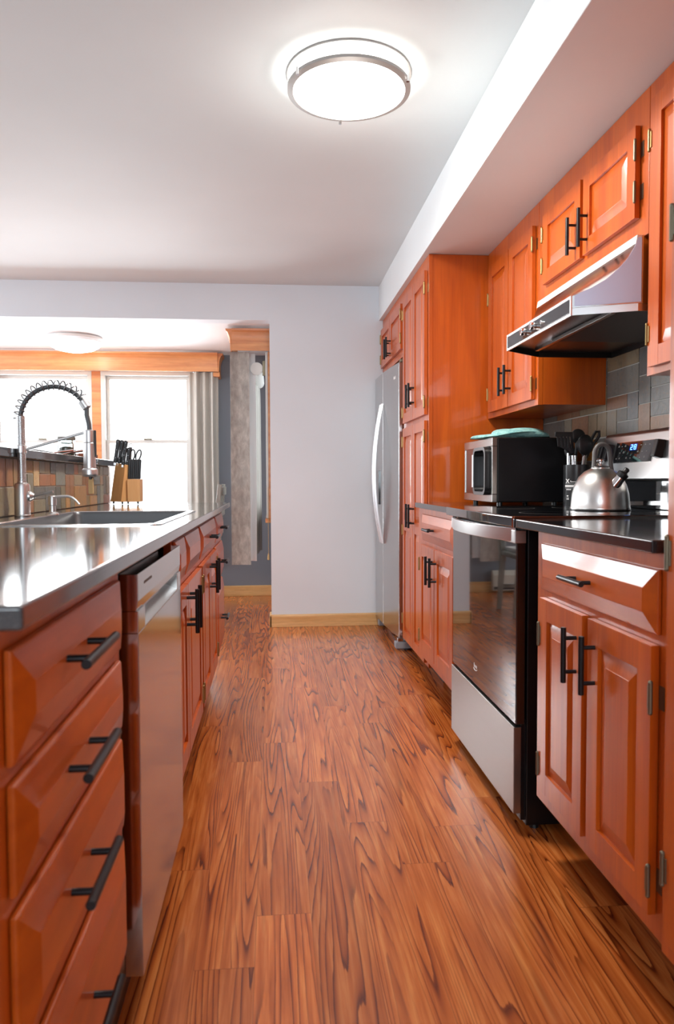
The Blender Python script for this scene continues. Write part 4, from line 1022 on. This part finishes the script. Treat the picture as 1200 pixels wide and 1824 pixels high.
b = MB(); b.loft([[(.888, 2.142, 1.5285), (.888, 2.736, 1.5285), (1.05, 2.864, 1.5285), (1.35, 2.866, 1.5285), (1.35, 2.071, 1.5285), (1.05, 2.071, 1.5285)], [(.888, 2.142, 1.5298), (.888, 2.736, 1.5298), (1.05, 2.864, 1.5298), (1.35, 2.866, 1.5298), (1.35, 2.071, 1.5298), (1.05, 2.071, 1.5298)]]); build(b, 'underside', UNDER, t)
b = MB(); dk = MB(); zz0, zz1 = 1.508, 1.5295
for (xa, ya), (xb, yb) in (((.884, yn(.884)), (1.05, 2.067)), ((1.05, 2.067), (1.352, 2.067)), ((1.352, 2.067), (1.352, 2.871)), ((1.352, 2.871), (1.05, 2.871)), ((1.05, 2.871), (.884, yf(.884))), ((.884, yf(.884)), (.884, yn(.884)))):
    p = Vector((xa, ya, 0)); q = Vector((xb, yb, 0)); d_ = (q-p).normalized(); nn = Vector((-d_.y, d_.x, 0))*.004
    if nn.dot(Vector((1.1, 2.47, 0))-p) < 0: nn = -nn
    (dk if (xa > 1.3 or ya > 2.8) else b).loft([[(p.x, p.y, zz0), (p.x, p.y, zz1), (p.x+nn.x, p.y+nn.y, zz1), (p.x+nn.x, p.y+nn.y, zz0)], [(q.x, q.y, zz0), (q.x, q.y, zz1), (q.x+nn.x, q.y+nn.y, zz1), (q.x+nn.x, q.y+nn.y, zz0)]])
build(b, 'lower_lip', STEEL, t); build(dk, 'rear_lip', UDK, t)
cs = build(boxmb(.8795, .8835, yn(.884)+.012, yf(.884)-.010, 1.5165, 1.5565), 'control_strip', BLKGL, t, bevel=.0008)
b = MB(); y0_, y1_ = yn(.884), yf(.884)
b.box(.8800, .8845, y0_, y1_, 1.5575, 1.5665); b.box(.8800, .8845, y0_, y1_, 1.507, 1.5155); b.box(.8800, .8845, y0_, y0_+.011, 1.5155, 1.5575); b.box(.8800, .8845, y1_-.009, y1_, 1.5155, 1.5575)
build(b, 'strip_frame', STEELV, t, bevel=.0008)
for y in (2.535, 2.440): build(MB().cyl((.880, y, 1.538), (.862, y, 1.538), .0125, 20), 'knob', CHROME, t, bevel=.002)
build(MB().cyl((.880, 2.37, 1.538), (.873, 2.37, 1.538), .006, 14), 'indicator', CHROME, t)
build(boxmb(1.00, 1.33, 2.12, 2.60, 1.519, 1.528), 'filter', mat('filter_dark', (.10, .10, .10), .5, metal=.7), t, bevel=.002)
build(MB().loft([[(1.005, 2.14, 1.516), (1.018, 2.14, 1.516), (1.018, 2.14, 1.529), (1.005, 2.14, 1.529)], [(1.005, 2.78, 1.516), (1.018, 2.78, 1.516), (1.018, 2.78, 1.529), (1.005, 2.78, 1.529)]]), 'filter_rail', STEEL, t)
build(boxmb(1.046, 1.0605, 2.066, 2.872, 1.7005, 1.724) if False else MB().loft([[(1.0415, 2.068, 1.700), (1.0455, 2.068, 1.7235), (1.047, 2.068, 1.7235), (1.047, 2.068, 1.700)], [(1.0415, 2.868, 1.700), (1.0455, 2.868, 1.7235), (1.047, 2.868, 1.7235), (1.047, 2.868, 1.700)]]), 'top_flange', WHITEPL, t)

# small white paint scuff on the ceiling
o = build(MB().box(-.35, -.335, 1.93, 1.96, ZC-.0006, ZC).box(-.375, -.362, 1.925, 1.935, ZC-.0006, ZC), 'ceiling_scuff', WHITEP); o['kind'] = 'structure'
